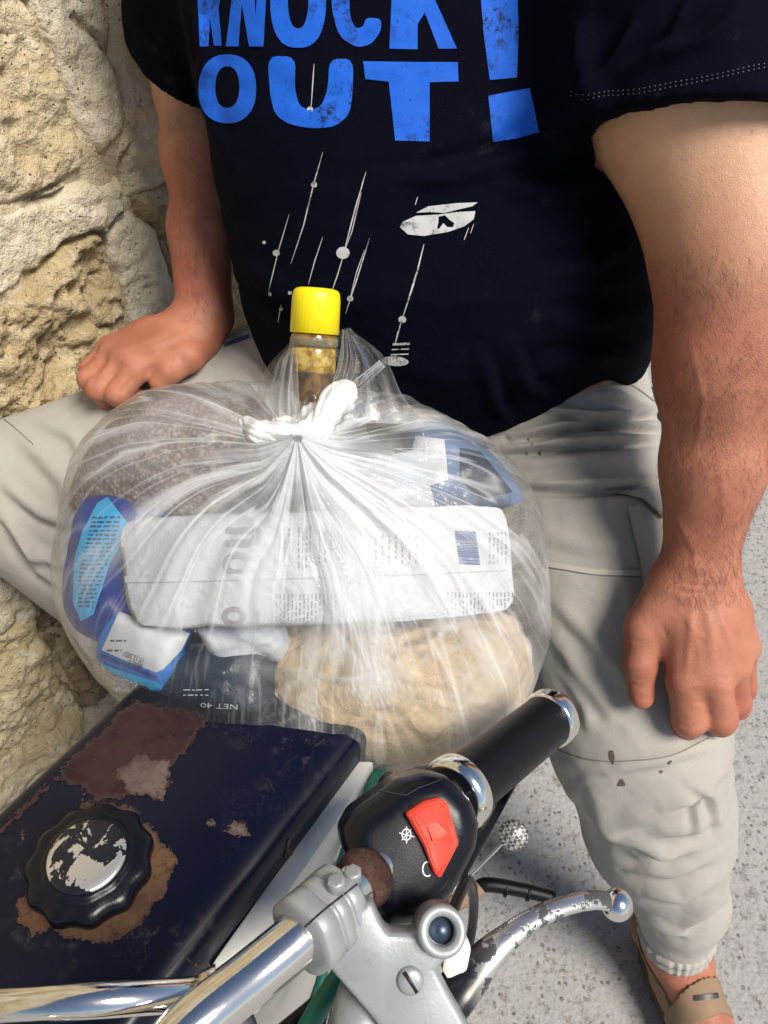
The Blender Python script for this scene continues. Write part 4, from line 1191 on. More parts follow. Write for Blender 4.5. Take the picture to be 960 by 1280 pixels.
# ---- handlebar (steering turned), cross brace
HA, HB, HC_, HD, HE = P(226, 1296, 0.335), P(400, 1150, 0.380), P(468, 1086, 0.416), P(577, 986, 0.472), P(694, 893, 0.553)
HX = nrm(np.array([HE[0] - HA[0], HE[1] - HA[1], 0])); HYF = np.array([HX[1], -HX[0], 0])
ST = HA - HX * 0.13 + ZU * -0.05
hb = [ST, ST + HX * 0.05, HA - HX * 0.03 - ZU * 0.012, HA, HA + (HB - HA) * 0.5, HB, HC_, HD, HD + (HE - HD) * 0.9]
hbm = [p - 2 * ((p - ST) @ HX) * HX for p in hb][::-1]
hbar = bt('handlebar', hbm[:-1] + hb, 0.0124, M_CHROME, seg=28, n=7)
BR0, BR1 = P(262, 1241, 0.352), P(-40, 1262, 0.335)
v, f = tube([BR0, BR1], 0.0072, 20)
mesh_obj('cross_brace', v, f, M_CHROME, hbar)
v, f = tube([BR0 + (BR1 - BR0) * 0.05, BR0 - (BR1 - BR0) * 0.02], [0.0085, 0.0115], 20); mesh_obj('weld_collar', v, f, chrome('pitted_chrome', (0.7, 0.64, 0.55), 0.25, 0.8), hbar)
hax = nrm(HD - HB)
grip_ax = nrm(HE - HD)
# grip with ribs, rings
def gprof():
    L = np.linalg.norm(HE - HD); out = [(0.000, 0.0182)]
    for k in range(61):
        s = 0.004 + (L - 0.010) * k / 60
        out.append((s, 0.0190 - 0.0004 * (s / 0.12)))
    return out + [(L - 0.004, 0.0182)]
v, f = lathe(HD, grip_ax, gprof(), 40)
grip = mesh_obj('hand_grip', v, f, M_RUBBER, bike, label='black rubber left hand grip with chrome end ring')
L = np.linalg.norm(HE - HD)
v, f = lathe(HD + grip_ax * (L - 0.013), grip_ax, [(0, 0.0186), (0.0005, 0.0200), (0.002, 0.0205), (0.010, 0.0205), (0.0125, 0.0197), (0.0135, 0.0176), (0.0120, 0.0160), (0.0105, 0.012), (0.0105, 0.001)], 40)
mesh_obj('end_ring', v, f, M_CHROME, grip)
v, f = lathe(HD - grip_ax * 0.002, grip_ax, [(-0.010, 0.019), (-0.009, 0.0222), (-0.004, 0.0235), (0.002, 0.0230), (0.004, 0.0215), (0.005, 0.0185)], 40)
mesh_obj('collar_ring', v, f, M_CHROME, grip)
# ---- switch housing
HN = nrm(-VIEW * 0.75 + ZU * 0.35 + RGT * 0.12)
HO = P(515, 1060, 0.425)
hu = nrm(np.cross(HN, UPV)) * -1; hu = nrm(RGT - HN * (RGT @ HN)); hv_ = np.cross(HN, hu)
def uvp(x, y, o=None):
    q = on_plane(x, y, HO if o is None else o, HN) - HO
    return (q @ hu, q @ hv_)
hout = [uvp(*p) for p in [(428, 1062), (425, 1040), (438, 1016), (498, 972), (528, 964), (556, 968), (588, 1000), (599, 1030), (595, 1062), (568, 1116), (553, 1134), (522, 1156), (482, 1160), (464, 1146), (456, 1110), (440, 1084)]]
def housing(Q, lo=None, hi=None):
    r = Q - HO; u, v_, h = r @ hu, r @ hv_, r @ HN
    dd, _, _ = poly_dist(u, v_, hout + [hout[0]])
    d2 = np.where(in_poly(u, v_, hout), -dd, dd)
    R = 0.014; Hh = 0.027
    hc = h + 0.014 + 0.010 * ((u * 0.7 + v_ * -0.7) / 0.05) ** 2           # domed top
    a, b = d2 + R, np.abs(hc) - Hh + R
    d = np.hypot(np.maximum(a, 0), np.maximum(b, 0)) + np.minimum(np.maximum(a, b), 0) - R
    return d * 0.9
hVv, hFf = surfnet(housing, HO - 0.085, HO + 0.085, 0.0018)
hVv = laplace(hVv, hFf, 2, 0.5)
def housing_mat():
    t = NT('black_switch_housing')
    w = t.rampf(t.noise(34, 6, 0.72), 0.55, 0.72)
    c = t.mix(t.noise(30, 4), (0.002, 0.0026, 0.006), (0.005, 0.006, 0.011))
    c = t.mix(t.math('MULTIPLY', w, t.rampf(t.noise(11, 3), 0.5, 0.62)), c, (0.05, 0.048, 0.045))
    return t.p(Base_Color=c, Roughness=t.rampf(t.noise(20, 5, 0.65), 0.3, 0.7, 0.18, 0.36), Specular_IOR_Level=0.32, Normal=t.bump(t.noise(700, 3), 0.08, 0.0006))
hous = mesh_np('switch_housing', hVv, hFf, housing_mat(), bike, label='black switch housing with red rocker switch')
hbvh = bvh_of(hVv, hFf)
def on_h(x, y, lift):
    r = ray(x, y); h = hbvh.ray_cast(CAMV, r)
    b = np.array(h[0]) if h[0] is not None else on_plane(x, y, HO, HN)
    return b + HN * lift
ro = [(505, 1015), (527, 1000), (546, 995), (557, 1003), (559, 1014), (571, 1052), (549, 1097), (541, 1090), (528, 1056)]
rh = [0.007, 0.0085, 0.0085, 0.008, 0.0075, 0.0060, 0.0035, 0.0035, 0.0055]
cx, cy = np.mean(ro, axis=0)
Vr = [on_h(x, y, -0.004) for x, y in ro] + [on_h(x, y, h) for (x, y), h in zip(ro, rh)]
inn = [(x + (cx - x) * 0.22, y + (cy - y) * 0.12) for x, y in ro]
Vr += [on_h(x, y, h + 0.0012) for (x, y), h in zip(inn, rh)]
n = len(ro)
Fr = [(i, (i + 1) % n, n + (i + 1) % n, n + i) for i in range(n)] + [(n + i, n + (i + 1) % n, 2 * n + (i + 1) % n, 2 * n + i) for i in range(n)]
# three facets on top: upper lip, sunk thumb pad, lower wedge
Vr.append(on_h(538, 1048, 0.0052)); m_ = len(Vr) - 1
Fr += [(2 * n + i, 2 * n + (i + 1) % n, m_) for i in range(n)]
M_RED = NT('red_plastic'); M_RED = M_RED.p(Base_Color=M_RED.mix(M_RED.noise(60, 5), (0.62, 0.045, 0.025), (0.72, 0.075, 0.04)), Roughness=0.38, Subsurface_Weight=0.1, Subsurface_Scale=0.003, Normal=M_RED.bump(M_RED.noise(400, 3), 0.1, 0.0005))
bm = bmesh.new(); vs = [bm.verts.new(p) for p in Vr]
for q in Fr: bm.faces.new([vs[i] for i in q])
bmesh.ops.recalc_face_normals(bm, faces=bm.faces)
bmesh.ops.bevel(bm, geom=[e for e in bm.edges if len(e.link_faces) == 2 and e.calc_face_angle(0) > 0.4], offset=0.0009, segments=2, affect='EDGES', clamp_overlap=True)
rock = bm_obj('rocker_switch', bm, M_RED, hous, autos=30)
q = [on_h(x, y, 0.0072) for x, y in [(529, 1026), (551, 1017), (557, 1040), (538, 1050)]]
M_RED2 = simple('red_thumb_pad', (0.55, 0.10, 0.06), 0.55, 0, 0.35, 300, 0.6, 500)
bm_obj('thumb_pad', prism(q, HN, 0.003, 0.0006), M_RED2, hous, autos=30)
M_SYM = simple('white_symbol_paint', (0.7, 0.7, 0.7), 0.6)
parts = []
for k in range(1): parts.append(ribbon_on(hbvh, oval(508, 1043, 5.5, 7, 0, 18) + oval(508, 1043, 5.5, 7, 0, 18)[:1], 1.4, 0.0006, 2.0))
parts += [ribbon_on(hbvh, [(508, 1033), (508, 1054)], 1.4, 0.0007, 3), ribbon_on(hbvh, [(499, 1041), (518, 1046)], 1.4, 0.0008, 3), ribbon_on(hbvh, [(502, 1050), (514, 1036)], 1.2, 0.0009, 3)]
v, f = merge(parts); mesh_obj('engine_stop_symbol', v, f, M_SYM, hous)
v, f = ribbon_on(hbvh, [p for p in oval(534, 1086, 6, 9, 0, 20)][3:18], 1.8, 0.0006, 2.0); mesh_obj('engine_run_symbol', v, f, M_SYM, hous)
v, f = ribbon_on(hbvh, [(470, 988), (508, 994), (524, 985), (552, 975)], 0.9, 0.0003, 3.0); mesh_obj('housing_joint', v, f, simple('joint_line', (0.05, 0.05, 0.055), 0.5), hous)
# rusty packing between clamp and housing
v, f = lathe(HC_ - hax * 0.004, hax, [(-0.012, 0.0126), (-0.011, 0.0148), (-0.006, 0.0160), (-0.002, 0.0158), (0.004, 0.013)], 36, lambda t, h: 1 + 0.05 * mnoise.noise((math.cos(t) * 2, math.sin(t) * 2, h * 200)))
mesh_obj('rusty_packing', v, f, rust_mat('rusty_foam', (0.04, 0.018, 0.015), (0.10, 0.055, 0.042), (0.015, 0.008, 0.008), 60, False), hous)
chip2 = [on_h(x, y, 0.0006) for x, y in [(476, 1150), (492, 1142), (508, 1152), (500, 1160), (482, 1160)]]
# ---- lever bracket
LN = nrm(-VIEW * 0.9 + ZU * 0.25 + RGT * 0.05)
brk = empty_child('lever_bracket', bike); brk['label'] = 'cast aluminium clutch lever bracket clamped on the bar'
cl = HB + hax * 0.004
def clamp_w(t, h): return 1 + 0.035 * math.cos(6 * t + 0.6)
v, f = lathe(cl - hax * 0.018, hax, [(0, 0.0150), (0.0004, 0.0186), (0.0016, 0.0198), (0.0100, 0.0198), (0.0108, 0.0188), (0.0112, 0.0180), (0.0128, 0.0180), (0.0132, 0.0188), (0.0140, 0.0196), (0.0190, 0.0196), (0.0198, 0.0188), (0.0202, 0.0180), (0.0216, 0.0180), (0.0220, 0.0190), (0.0230, 0.0198), (0.0290, 0.0198), (0.0306, 0.0186), (0.031, 0.0150)], 72, clamp_w)
cl_bvh = BVHTree.FromPolygons([tuple(p) for p in v], f)
mesh_obj('clamp', v, f, M_ALU, brk)
v, f = ribbon_on(cl_bvh, [(382, 1158), (410, 1134), (446, 1106)], 2.2, 0.0005, 3.0); mesh_obj('clamp_split', v, f, M_DARKM, brk)
# split line and ears of the clamp
for s, (x, y) in enumerate([(420, 1094), (441, 1083)]):
    v, f = lathe(P(x, y, 0.372 + 0.01 * s), nrm(LN * 0.5 + UPV), [(-0.012, 0.0046), (-0.004, 0.0048), (-0.003, 0.0044), (-0.0028, 0.003), (-0.0028, 0.0005)], 6)
    mesh_obj('clamp_bolt', v, f, M_ALU, brk)
BPO = P(480, 1200, 0.372)
bo = [on_plane(x, y, BPO, LN) for x, y in [(392, 1172), (412, 1150), (440, 1140), (464, 1126), (474, 1150), (484, 1168), (516, 1168), (534, 1158), (560, 1150), (574, 1172), (562, 1198), (546, 1214), (560, 1240), (580, 1275), (610, 1330), (500, 1330), (470, 1280), (420, 1222), (400, 1200)]]
bm_obj('bracket_plate', prism(bo, LN, 0.016, 0.0032, 3), M_ALU, brk, autos=50)
bc = on_plane(551, 1163, BPO, LN)
v, f = lathe(bc, nrm(LN + UPV * 0.25), [(-0.022, 0.0125), (0.004, 0.0118), (0.0065, 0.0112), (0.0072, 0.0100), (0.0066, 0.0072), (0.0050, 0.0064), (-0.010, 0.0060), (-0.010, 0.0002)], 40)
mesh_obj('adjuster_boss', v, f, M_ALU, brk)
v, f = lathe(bc + nrm(LN + UPV * 0.25) * 0.0005, nrm(LN + UPV * 0.25), [(-0.004, 0.006), (0.0, 0.0058), (0.0005, 0.0002)], 24)
mesh_obj('boss_bore', v, f, simple('blue_grey_bore', (0.05, 0.075, 0.12), 0.35, 0.5), brk)
sc_ = on_plane(513, 1225, BPO, LN)
v, f = lathe(sc_, LN, [(-0.002, 0.0066), (0.0012, 0.0064), (0.0024, 0.0054), (0.0030, 0.0030), (0.0031, 0.0002)], 28)
screw = mesh_obj('pivot_screw', v, f, M_ALU, brk)
sd = nrm(UPV * 0.8 - RGT * 0.5); sn = np.cross(LN, sd)
q = [sc_ + LN * 0.0034 + sd * a + sn * b for a, b in ((-.0056, -.0008), (.0056, -.0008), (.0056, .0008), (-.0056, .0008))]
bm_obj('screw_slot', prism(q, LN, 0.001), M_DARKM, brk)
v, f = tube([P(462, 1240, 0.392), P(440, 1330, 0.385)], [0.016, 0.017], 24); mesh_obj('cable_stop', v, f, M_ALU, brk)
q = [on_plane(x, y, P(570, 1200, 0.392), LN) for x, y in [(556, 1186), (584, 1172), (590, 1186), (583, 1222), (566, 1236), (552, 1214)]]
bm_obj('bracket_lug', prism(q, LN, 0.012, 0.002), M_WHITEP, brk, autos=40)
# ---- lever
lp = [P(548, 1268, 0.388), P(574, 1236, 0.392), P(604, 1200, 0.400), P(634, 1172, 0.406), P(668, 1148, 0.414), P(706, 1132, 0.422), P(742, 1125, 0.430), P(768, 1128, 0.436)]
lr_ = [0.0115, 0.0112, 0.0088, 0.0068, 0.0056, 0.0052, 0.0052, 0.0055]
def lever_mat():
    t = NT('worn_lever')
    f = t.rampf(t.noise(62, 6, 0.7, 0.4), 0.44, 0.50)
    sp_ = t.n('SeparateXYZ'); t.set(sp_.inputs[0], t.co())
    g = t.rampf(sp_.outputs[0], 0.040, 0.062)
    k = t.math('MULTIPLY', g, t.math('SUBTRACT', 1.0, t.math('MULTIPLY', t.rampf(t.noise(75, 5, 0.7), 0.50, 0.54), 0.9)))
    c = t.mix(k, (0.008, 0.008, 0.012), (0.72, 0.70, 0.66))
    return t.p(Base_Color=c, Metallic=t.math('MULTIPLY', k, 0.95), Roughness=0.28, Normal=t.bump(k, 0.25, 0.0005))
M_LEVER = lever_mat()
sp = smooth_path(lp, 6); rr_ = np.interp(np.linspace(0, 1, len(sp)), np.linspace(0, 1, len(lr_)), lr_)
v, f = tube(sp, list(rr_), 20, flat=0.62, up=ZU)
lev = mesh_obj('clutch_lever', v, f, M_LEVER, bike, label='clutch lever with worn black paint and ball end')
bmx = bmesh.new(); bmesh.ops.create_uvsphere(bmx, u_segments=28, v_segments=18, radius=0.0088, matrix=Matrix.Translation(P(771, 1131, 0.437)))
bm_obj('lever_ball', bmx, M_CHROME, lev)
# ---- gear pedal and foot peg low on the near side
bt('gear_rod', [P(560, 1120, 0.93), P(596, 1086, 0.93), P(632, 1050, 0.93)], 0.0024, M_CHROME)
def knurl():
    t = NT('knurled_alloy')
    w = t.n('TexChecker'); t.set(w.inputs[0], t.map(rot=(0, 0, 0.6))); w.inputs['Scale'].default_value = 260
    return t.p(Base_Color=t.mix(w.outputs[1], (0.45, 0.44, 0.42), (0.10, 0.10, 0.10)), Metallic=0.6, Roughness=0.45, Normal=t.bump(w.outputs[1], 0.6, 0.001))
v, f = lathe(P(642, 1044, 0.925), nrm(-VIEW * 0.9 + ZU * 0.4 - RGT * 0.15), [(-0.006, 0.0165), (0.000, 0.0178), (0.002, 0.0170), (0.002, 0.0005)], 36)
mesh_obj('gear_pedal_pad', v, f, knurl(), bike)
fp = [P(592, 1118, 0.95), P(606, 1106, 0.945), P(650, 1112, 0.945), P(692, 1122, 0.945)]
bt('foot_peg', fp, [0.0075, 0.0088, 0.0088, 0.0085], M_RUBBER)
for k in (0.30, 0.62):
    c = fp[1] + (fp[3] - fp[1]) * k
    v, f = lathe(c, nrm(fp[3] - fp[1]), [(-0.002, 0.0086), (-0.0015, 0.0100), (0.0015, 0.0100), (0.002, 0.0086)], 20); mesh_obj('peg_ridge', v, f, M_RUBBER, bike)
bt('peg_bracket', [P(560, 1130, 0.93), P(585, 1122, 0.94), P(600, 1108, 0.945)], 0.010, simple('brown_primer_steel', (0.22, 0.14, 0.09), 0.7))
_fr = np.array([R_ANK[0], R_ANK[1], 0]) + FTR * 0.06 - np.array([BO[0], BO[1], 0])
_ft, _fl = _fr @ BD, _fr @ BL
bt('foot_peg', [bp(_ft, -0.07, R_ZB - 0.012), bp(_ft, _fl - 0.05, R_ZB - 0.012)], 0.011, M_RUBBER)
bt('peg_bracket', [bp(_ft, -0.06, 0.29), bp(_ft, -0.08, R_ZB - 0.012)], 0.012, M_DARKM)
# ---- seat, frame, engine, wheels: the rest of the machine
V, F = [], []
for i in range(36):
    s = i / 35; t = 0.22 + 0.78 * s; e = max(0.08, (1 - abs(2 * s - 1) ** 10)) ** 0.5
    for k in range(32):
        a = 2 * math.pi * k / 32; c, sn_ = math.cos(a), math.sin(a); p = 3.2
        V.append(bp(t, 0.125 * (0.75 + 0.25 * min(1, s * 2)) * e * abs(c) ** (2 / p) * (1 if c > 0 else -1), 0.655 + 0.045 * abs(sn_) ** (2 / p) * (1 if sn_ > 0 else -1) * e))
for i in range(35):
    for k in range(32): F.append((i * 32 + k, i * 32 + (k + 1) % 32, (i + 1) * 32 + (k + 1) % 32, (i + 1) * 32 + k))
F.append(tuple(range(31, -1, -1))); F.append(tuple(35 * 32 + k for k in range(32)))
mesh_obj('seat', V, F, M_VINYL, bike)
for s in (-1, 1):
    bt('frame_tube', [bp(-0.20, s * 0.03, 0.80), bp(0.05, s * 0.06, 0.66), bp(0.4, s * 0.09, 0.60), bp(0.95, s * 0.10, 0.62)], 0.014, M_BLACK)
    bt('frame_tube', [bp(-0.22, s * 0.03, 0.74), bp(-0.16, s * 0.05, 0.50), bp(-0.08, s * 0.07, 0.30), bp(0.30, s * 0.08, 0.28)], 0.014, M_BLACK)
    bt('swing_arm', [bp(0.28, s * 0.09, 0.34), bp(0.72, s * 0.08, 0.31)], 0.018, M_BLACK)
    bt('fork_leg', [bp(-0.24, s * 0.08, 0.84), bp(-0.52, s * 0.08, 0.31)], 0.020, M_CHROME)
q = [bp(t, 0.085, z) for t, z in ((-0.05, 0.30), (0.26, 0.28), (0.30, 0.42), (0.16, 0.50), (-0.04, 0.46))]
bm_obj('crankcase', prism(q, BL, 0.17, 0.02, 3), M_ALU, bike, autos=40)
for k in range(7):
    z = 0.50 + k * 0.018
    q = [bp(t, l, z) for t, l in ((-0.04, -0.06), (0.10, -0.06), (0.10, 0.06), (-0.04, 0.06))]
    bm_obj('cooling_fin', prism(q, ZU, 0.006, 0.001), M_ALU, bike, autos=40)
q = [bp(t, l, 0.63) for t, l in ((-0.02, -0.045), (0.08, -0.045), (0.08, 0.045), (-0.02, 0.045))]
bm_obj('cylinder', prism(q, ZU, 0.16, 0.006), M_DARKM, bike, autos=40)
for t in (-0.53, 0.72):
    w = empty_child('wheel', bike)
    V, F = [], []; R = 0.255; c = bp(t, 0, 0.305)
    for i in range(64):
        a = 2 * math.pi * i / 64; rd = BD * math.cos(a) + ZU * math.sin(a)
        for k in range(16):
            b = 2 * math.pi * k / 16; V.append(c + rd * (R + 0.05 * math.cos(b)) + BL * 0.045 * math.sin(b))
    for i in range(64):
        for k in range(16): F.append((i * 16 + k, i * 16 + (k + 1) % 16, ((i + 1) % 64) * 16 + (k + 1) % 16, ((i + 1) % 64) * 16 + k))
    mesh_obj('tyre', V, F, M_RUBBER, w)
    v, f = lathe(c - BL * 0.03, BL, [(0, 0.195), (0, 0.212), (0.06, 0.212), (0.06, 0.195), (0.03, 0.190), (0, 0.195)], 64); mesh_obj('rim', v, f[:-2], M_CHROME, w)
    v, f = lathe(c - BL * 0.05, BL, [(0, 0.03), (0.1, 0.03)], 24); mesh_obj('hub', v, f, M_ALU, w)
    for k in range(16):
        a = 2 * math.pi * k / 16; rd = BD * math.cos(a) + ZU * math.sin(a)
        v, f = tube([c + rd * 0.028 + BL * (0.03 if k % 2 else -0.03), c + rd * 0.2], 0.0018, 6); mesh_obj('spoke', v, f, M_CHROME, w)

# ================================================================ the grocery bag and what is in it
def pillow(quad, ds, thick, n=36, p=4.0, crumple=0.0, cs=30, seed=0, asym=1.0, ragged_=0.003, corner=0.13):
    """A filled packet: two puffed sheets meeting in a flat rim. quad: four pixel corners (clockwise), ds: their depths."""
    if np.isscalar(ds): ds = [ds] * 4
    A, Bq, Cq, Dq = [P(x, y, d) for (x, y), d in zip(quad, ds)]
    nn = nrm(np.cross(Bq - A, Dq - A))
    if nn @ VIEW > 0: nn = -nn
    g = np.linspace(-1, 1, n); U, W = np.meshgrid(g, g)
    a, b = (U + 1) / 2, (W + 1) / 2
    S = (1 - b)[..., None] * ((1 - a)[..., None] * A + a[..., None] * Bq) + b[..., None] * ((1 - a)[..., None] * Dq + a[..., None] * Cq)
    # soft corners and an uneven rim
    mid = S.mean((0, 1)); cr = corner * (np.abs(U) * np.abs(W)) ** 7
    S = S + (mid - S) * cr[..., None]
    rimw = np.maximum(np.abs(U), np.abs(W)) ** 6
    S = S + (ragged_ * rimw * fbm(S, 45, 3, seed + 60))[..., None] * RGT + (ragged_ * rimw * fbm(S, 45, 3, seed + 70))[..., None] * UPV
    h = ((1 - np.abs(U) ** p) * (1 - np.abs(W) ** p)) ** 0.55
    fr = S + (h * thick * asym)[..., None] * nn; bk = S - (h * thick * 0.8)[..., None] * nn
    if crumple:
        r = (1 - np.abs(fbm(S, cs, 4, seed))) * 2 - 1.2
        fr = fr + (crumple * r * (0.3 + 0.7 * h))[..., None] * nn + (0.6 * crumple * vnoise(S, cs * 0.7, seed + 9))[..., None] * (UPV * 0.5 + RGT * 0.5)
    V = np.concatenate([fr.reshape(-1, 3), bk.reshape(-1, 3)])
    I = np.arange(n * n).reshape(n, n); J = I + n * n
    Ff = np.stack([I[:-1, :-1], I[1:, :-1], I[1:, 1:], I[:-1, 1:]], -1).reshape(-1, 4)
    Fb = np.stack([J[:-1, :-1], J[:-1, 1:], J[1:, 1:], J[1:, :-1]], -1).reshape(-1, 4)
    rim = np.concatenate([I[0], I[1:, -1], I[-1, -2::-1], I[-2:0:-1, 0]])
    rj = rim + n * n
    Fr = np.stack([rim, np.roll(rim, -1), np.roll(rj, -1), rj], -1)
    return V, np.concatenate([Ff, Fb, Fr]), nn
# ---- shape of the filled bag (the packets press against its film)
BC = P(383, 722, 0.672)
OUT = [(680, 722), (677, 800), (655, 880), (612, 940), (545, 972), (470, 980), (400, 966), (310, 937), (225, 902), (160, 862), (115, 810), (90, 755), (84, 700), (90, 630), (110, 575), (142, 530), (190, 494), (260, 478), (330, 484), (400, 494), (470, 498), (540, 515), (600, 552), (645, 600), (670, 655)]
oa = np.array([math.atan2(-(y - 722), x - 383) for x, y in OUT]); orr = np.array([math.hypot(x - 383, y - 722) for x, y in OUT]) * 0.678 / FPX
so = np.argsort(oa); oa, orr = oa[so], orr[so]
oa = np.concatenate([oa - 2 * math.pi, oa, oa + 2 * math.pi]); orr = np.tile(orr, 3)
BZ = 0.142
def fit_in(V, gap=0.008):
    """Press points that stick out of the bag back under its film."""
    r = V - BC; x, y, z = r @ RGT, r @ UPV, -(r @ VIEW)
    al_ = np.arctan2(y, x); rho = np.hypot(x, y); R = np.interp(al_, oa, orr) * 0.985
    k = np.minimum(1.0, R * 0.985 / np.maximum(rho, 1e-6)); x, y, rho = x * k, y * k, rho * k
    sp_ = np.clip(rho / R, 0, 1) ** (1 / 0.88)
    zm = BZ * np.sqrt(np.maximum(0, 1 - sp_ ** 2)) ** 0.9 - gap
    soft = 0.008
    z = np.where(z > zm - soft, zm - soft + soft * np.tanh((z - zm + soft) / soft), z)
    z = np.maximum(z, -BZ * np.sqrt(np.maximum(0, 1 - sp_ ** 2)) ** 0.9 + gap)
    return BC + x[:, None] * RGT + y[:, None] * UPV - z[:, None] * VIEW
def pack(name, label, cat, V, F, mat, part='wrapper'):
    V = fit_in(V)
    c = V.mean(0); e = empty(name, (c[0], c[1], V[:, 2].min()), label, cat, 'groceries in the clear bag')
    o = mesh_np(part, V, F, mat, e)
    return e, o, bvh_of(V, F)
def film_mat(name, milk_attr=None, milk=0.25, tint=(0.93, 0.94, 0.95), gloss=0.12):
    t = NT(name)
    t.t.nodes.remove(t.b)
    tr = t.n('BsdfTransparent'); tr.inputs[0].default_value = (0.97, 0.975, 0.98, 1)
    di = t.n('BsdfDiffuse'); di.inputs[0].default_value = (*tint, 1)
    tl = t.n('BsdfTranslucent'); tl.inputs[0].default_value = (*tint, 1)
    gl = t.n('BsdfGlossy'); gl.inputs[0].default_value = (1, 1, 1, 1); gl.inputs['Roughness'].default_value = gloss
    nb = t.bump(t.math('ADD', t.noise(45, 4, 0.6, 0.8), t.math('MULTIPLY', t.noise(150, 3, 0.6), 0.4)), 0.5, 0.004)
    for s in (di, gl): t.set(s.inputs['Normal'], nb)
    m1 = t.n('MixShader'); m1.inputs[0].default_value = 0.45; t.t.links.new(di.outputs[0], m1.inputs[1]); t.t.links.new(tl.outputs[0], m1.inputs[2])
    m2 = t.n('MixShader'); t.t.links.new(tr.outputs[0], m2.inputs[1]); t.t.links.new(m1.outputs[0], m2.inputs[2])
    if milk_attr:
        at = t.n('Attribute'); at.attribute_name = milk_attr
        t.set(m2.inputs[0], at.outputs['Fac'])
    else:
        f = t.math('ADD', milk * 0.6, t.math('MULTIPLY', t.noise(60, 5, 0.65), milk * 0.8))
        t.set(m2.inputs[0], f)
    lw = t.n('Fresnel'); lw.inputs[0].default_value = 1.45; t.set(lw.inputs['Normal'], nb)
    fr = t.math('MULTIPLY', lw.outputs[0], 0.5)
    m3 = t.n('MixShader'); t.set(m3.inputs[0], fr); t.t.links.new(m2.outputs[0], m3.inputs[1]); t.t.links.new(gl.outputs[0], m3.inputs[2])
    t.t.links.new(m3.outputs[0], t.out.inputs[0])
    return t.m

# ---- oil bottle with yellow cap
b0 = P(395, 380, 0.588); b1 = b0 + nrm(P(384, 600, 0.618) - b0) * 0.285
bax = nrm(b0 - b1); Lb = np.linalg.norm(b0 - b1)
bottle = empty('oil_bottle', tuple(b1), 'plastic oil bottle with yellow screw cap poking out of the bag', 'bottle', 'groceries in the clear bag')
def oil_mat():
    t = NT('oil_in_clear_plastic')
    v = t.map(scale=(1, 1, 0.35))
    f = t.noise(60, 4, 0.6, 1.0, vec=v)
    c = t.mix(t.rampf(f, 0.35, 0.65), (0.05, 0.018, 0.008), (0.30, 0.15, 0.02))
    return t.p(Base_Color=c, Roughness=0.12, Transmission_Weight=0.25, IOR=1.45, Coat_Weight=0.6, Coat_Roughness=0.05, Normal=t.bump(t.noise(35, 3, vec=v), 0.5, 0.004))
v, f = lathe(b1, bax, [(0, 0.036), (0.004, 0.040), (0.09, 0.040), (0.12, 0.036), (0.145, 0.026), (0.165, 0.0185), (Lb - 0.045, 0.0168), (Lb - 0.030, 0.0164), (Lb - 0.028, 0.0178), (Lb - 0.024, 0.0178), (Lb - 0.022, 0.0160), (Lb - 0.004, 0.0160)], 48)
mesh_obj('oil_body', v, f, oil_mat(), bottle)
M_AMB = NT('amber_plastic_neck'); M_AMB = M_AMB.p(Base_Color=M_AMB.mix(M_AMB.rampf(M_AMB.noise(90, 4, 0.6), 0.4, 0.6), (0.22, 0.12, 0.015), (0.50, 0.36, 0.10)), Roughness=0.1, Coat_Weight=0.5, Coat_Roughness=0.05)
v, f = lathe(b1, bax, [(Lb - 0.052, 0.0166), (Lb - 0.050, 0.0178), (Lb - 0.034, 0.0177), (Lb - 0.032, 0.0166)], 48)
mesh_obj('bottle_neck', v, f, M_AMB, bottle)
M_CLEAR = film_mat('clear_plastic_wall', None, 0.06, (0.9, 0.88, 0.75), 0.06)
v, f = lathe(b1, bax, [(0.02, 0.0408), (0.09, 0.0408), (0.12, 0.0368), (0.145, 0.0268), (0.165, 0.0193), (Lb - 0.045, 0.0175), (Lb - 0.030, 0.0172)], 48)
mesh_obj('bottle_wall', v, f[:-2], M_CLEAR, bottle)
v, f = lathe(b1, bax, [(Lb - 0.032, 0.0174), (Lb - 0.030, 0.0186), (Lb - 0.026, 0.0186), (Lb - 0.024, 0.0174)], 48)
mesh_obj('tamper_ring', v, f, film_mat('clear_ring', None, 0.25, (0.85, 0.8, 0.55), 0.08), bottle)
M_YEL = NT('yellow_plastic'); M_YEL = M_YEL.p(Base_Color=M_YEL.mix(M_YEL.noise(60, 4), (0.80, 0.64, 0.0), (0.86, 0.71, 0.005)), Roughness=0.42, Subsurface_Weight=0.08, Subsurface_Scale=0.003)
v, f = lathe(b1, bax, [(Lb - 0.022, 0.0178), (Lb - 0.0215, 0.0187), (Lb + 0.004, 0.0183), (Lb + 0.0085, 0.0176), (Lb + 0.0105, 0.0160), (Lb + 0.0115, 0.0130), (Lb + 0.0118, 0.0005)], 120, lambda t, h: 1 + (0.004 * math.cos(t * 40) if h < Lb + 0.005 else 0))
mesh_obj('screw_cap', v, f, M_YEL, bottle)

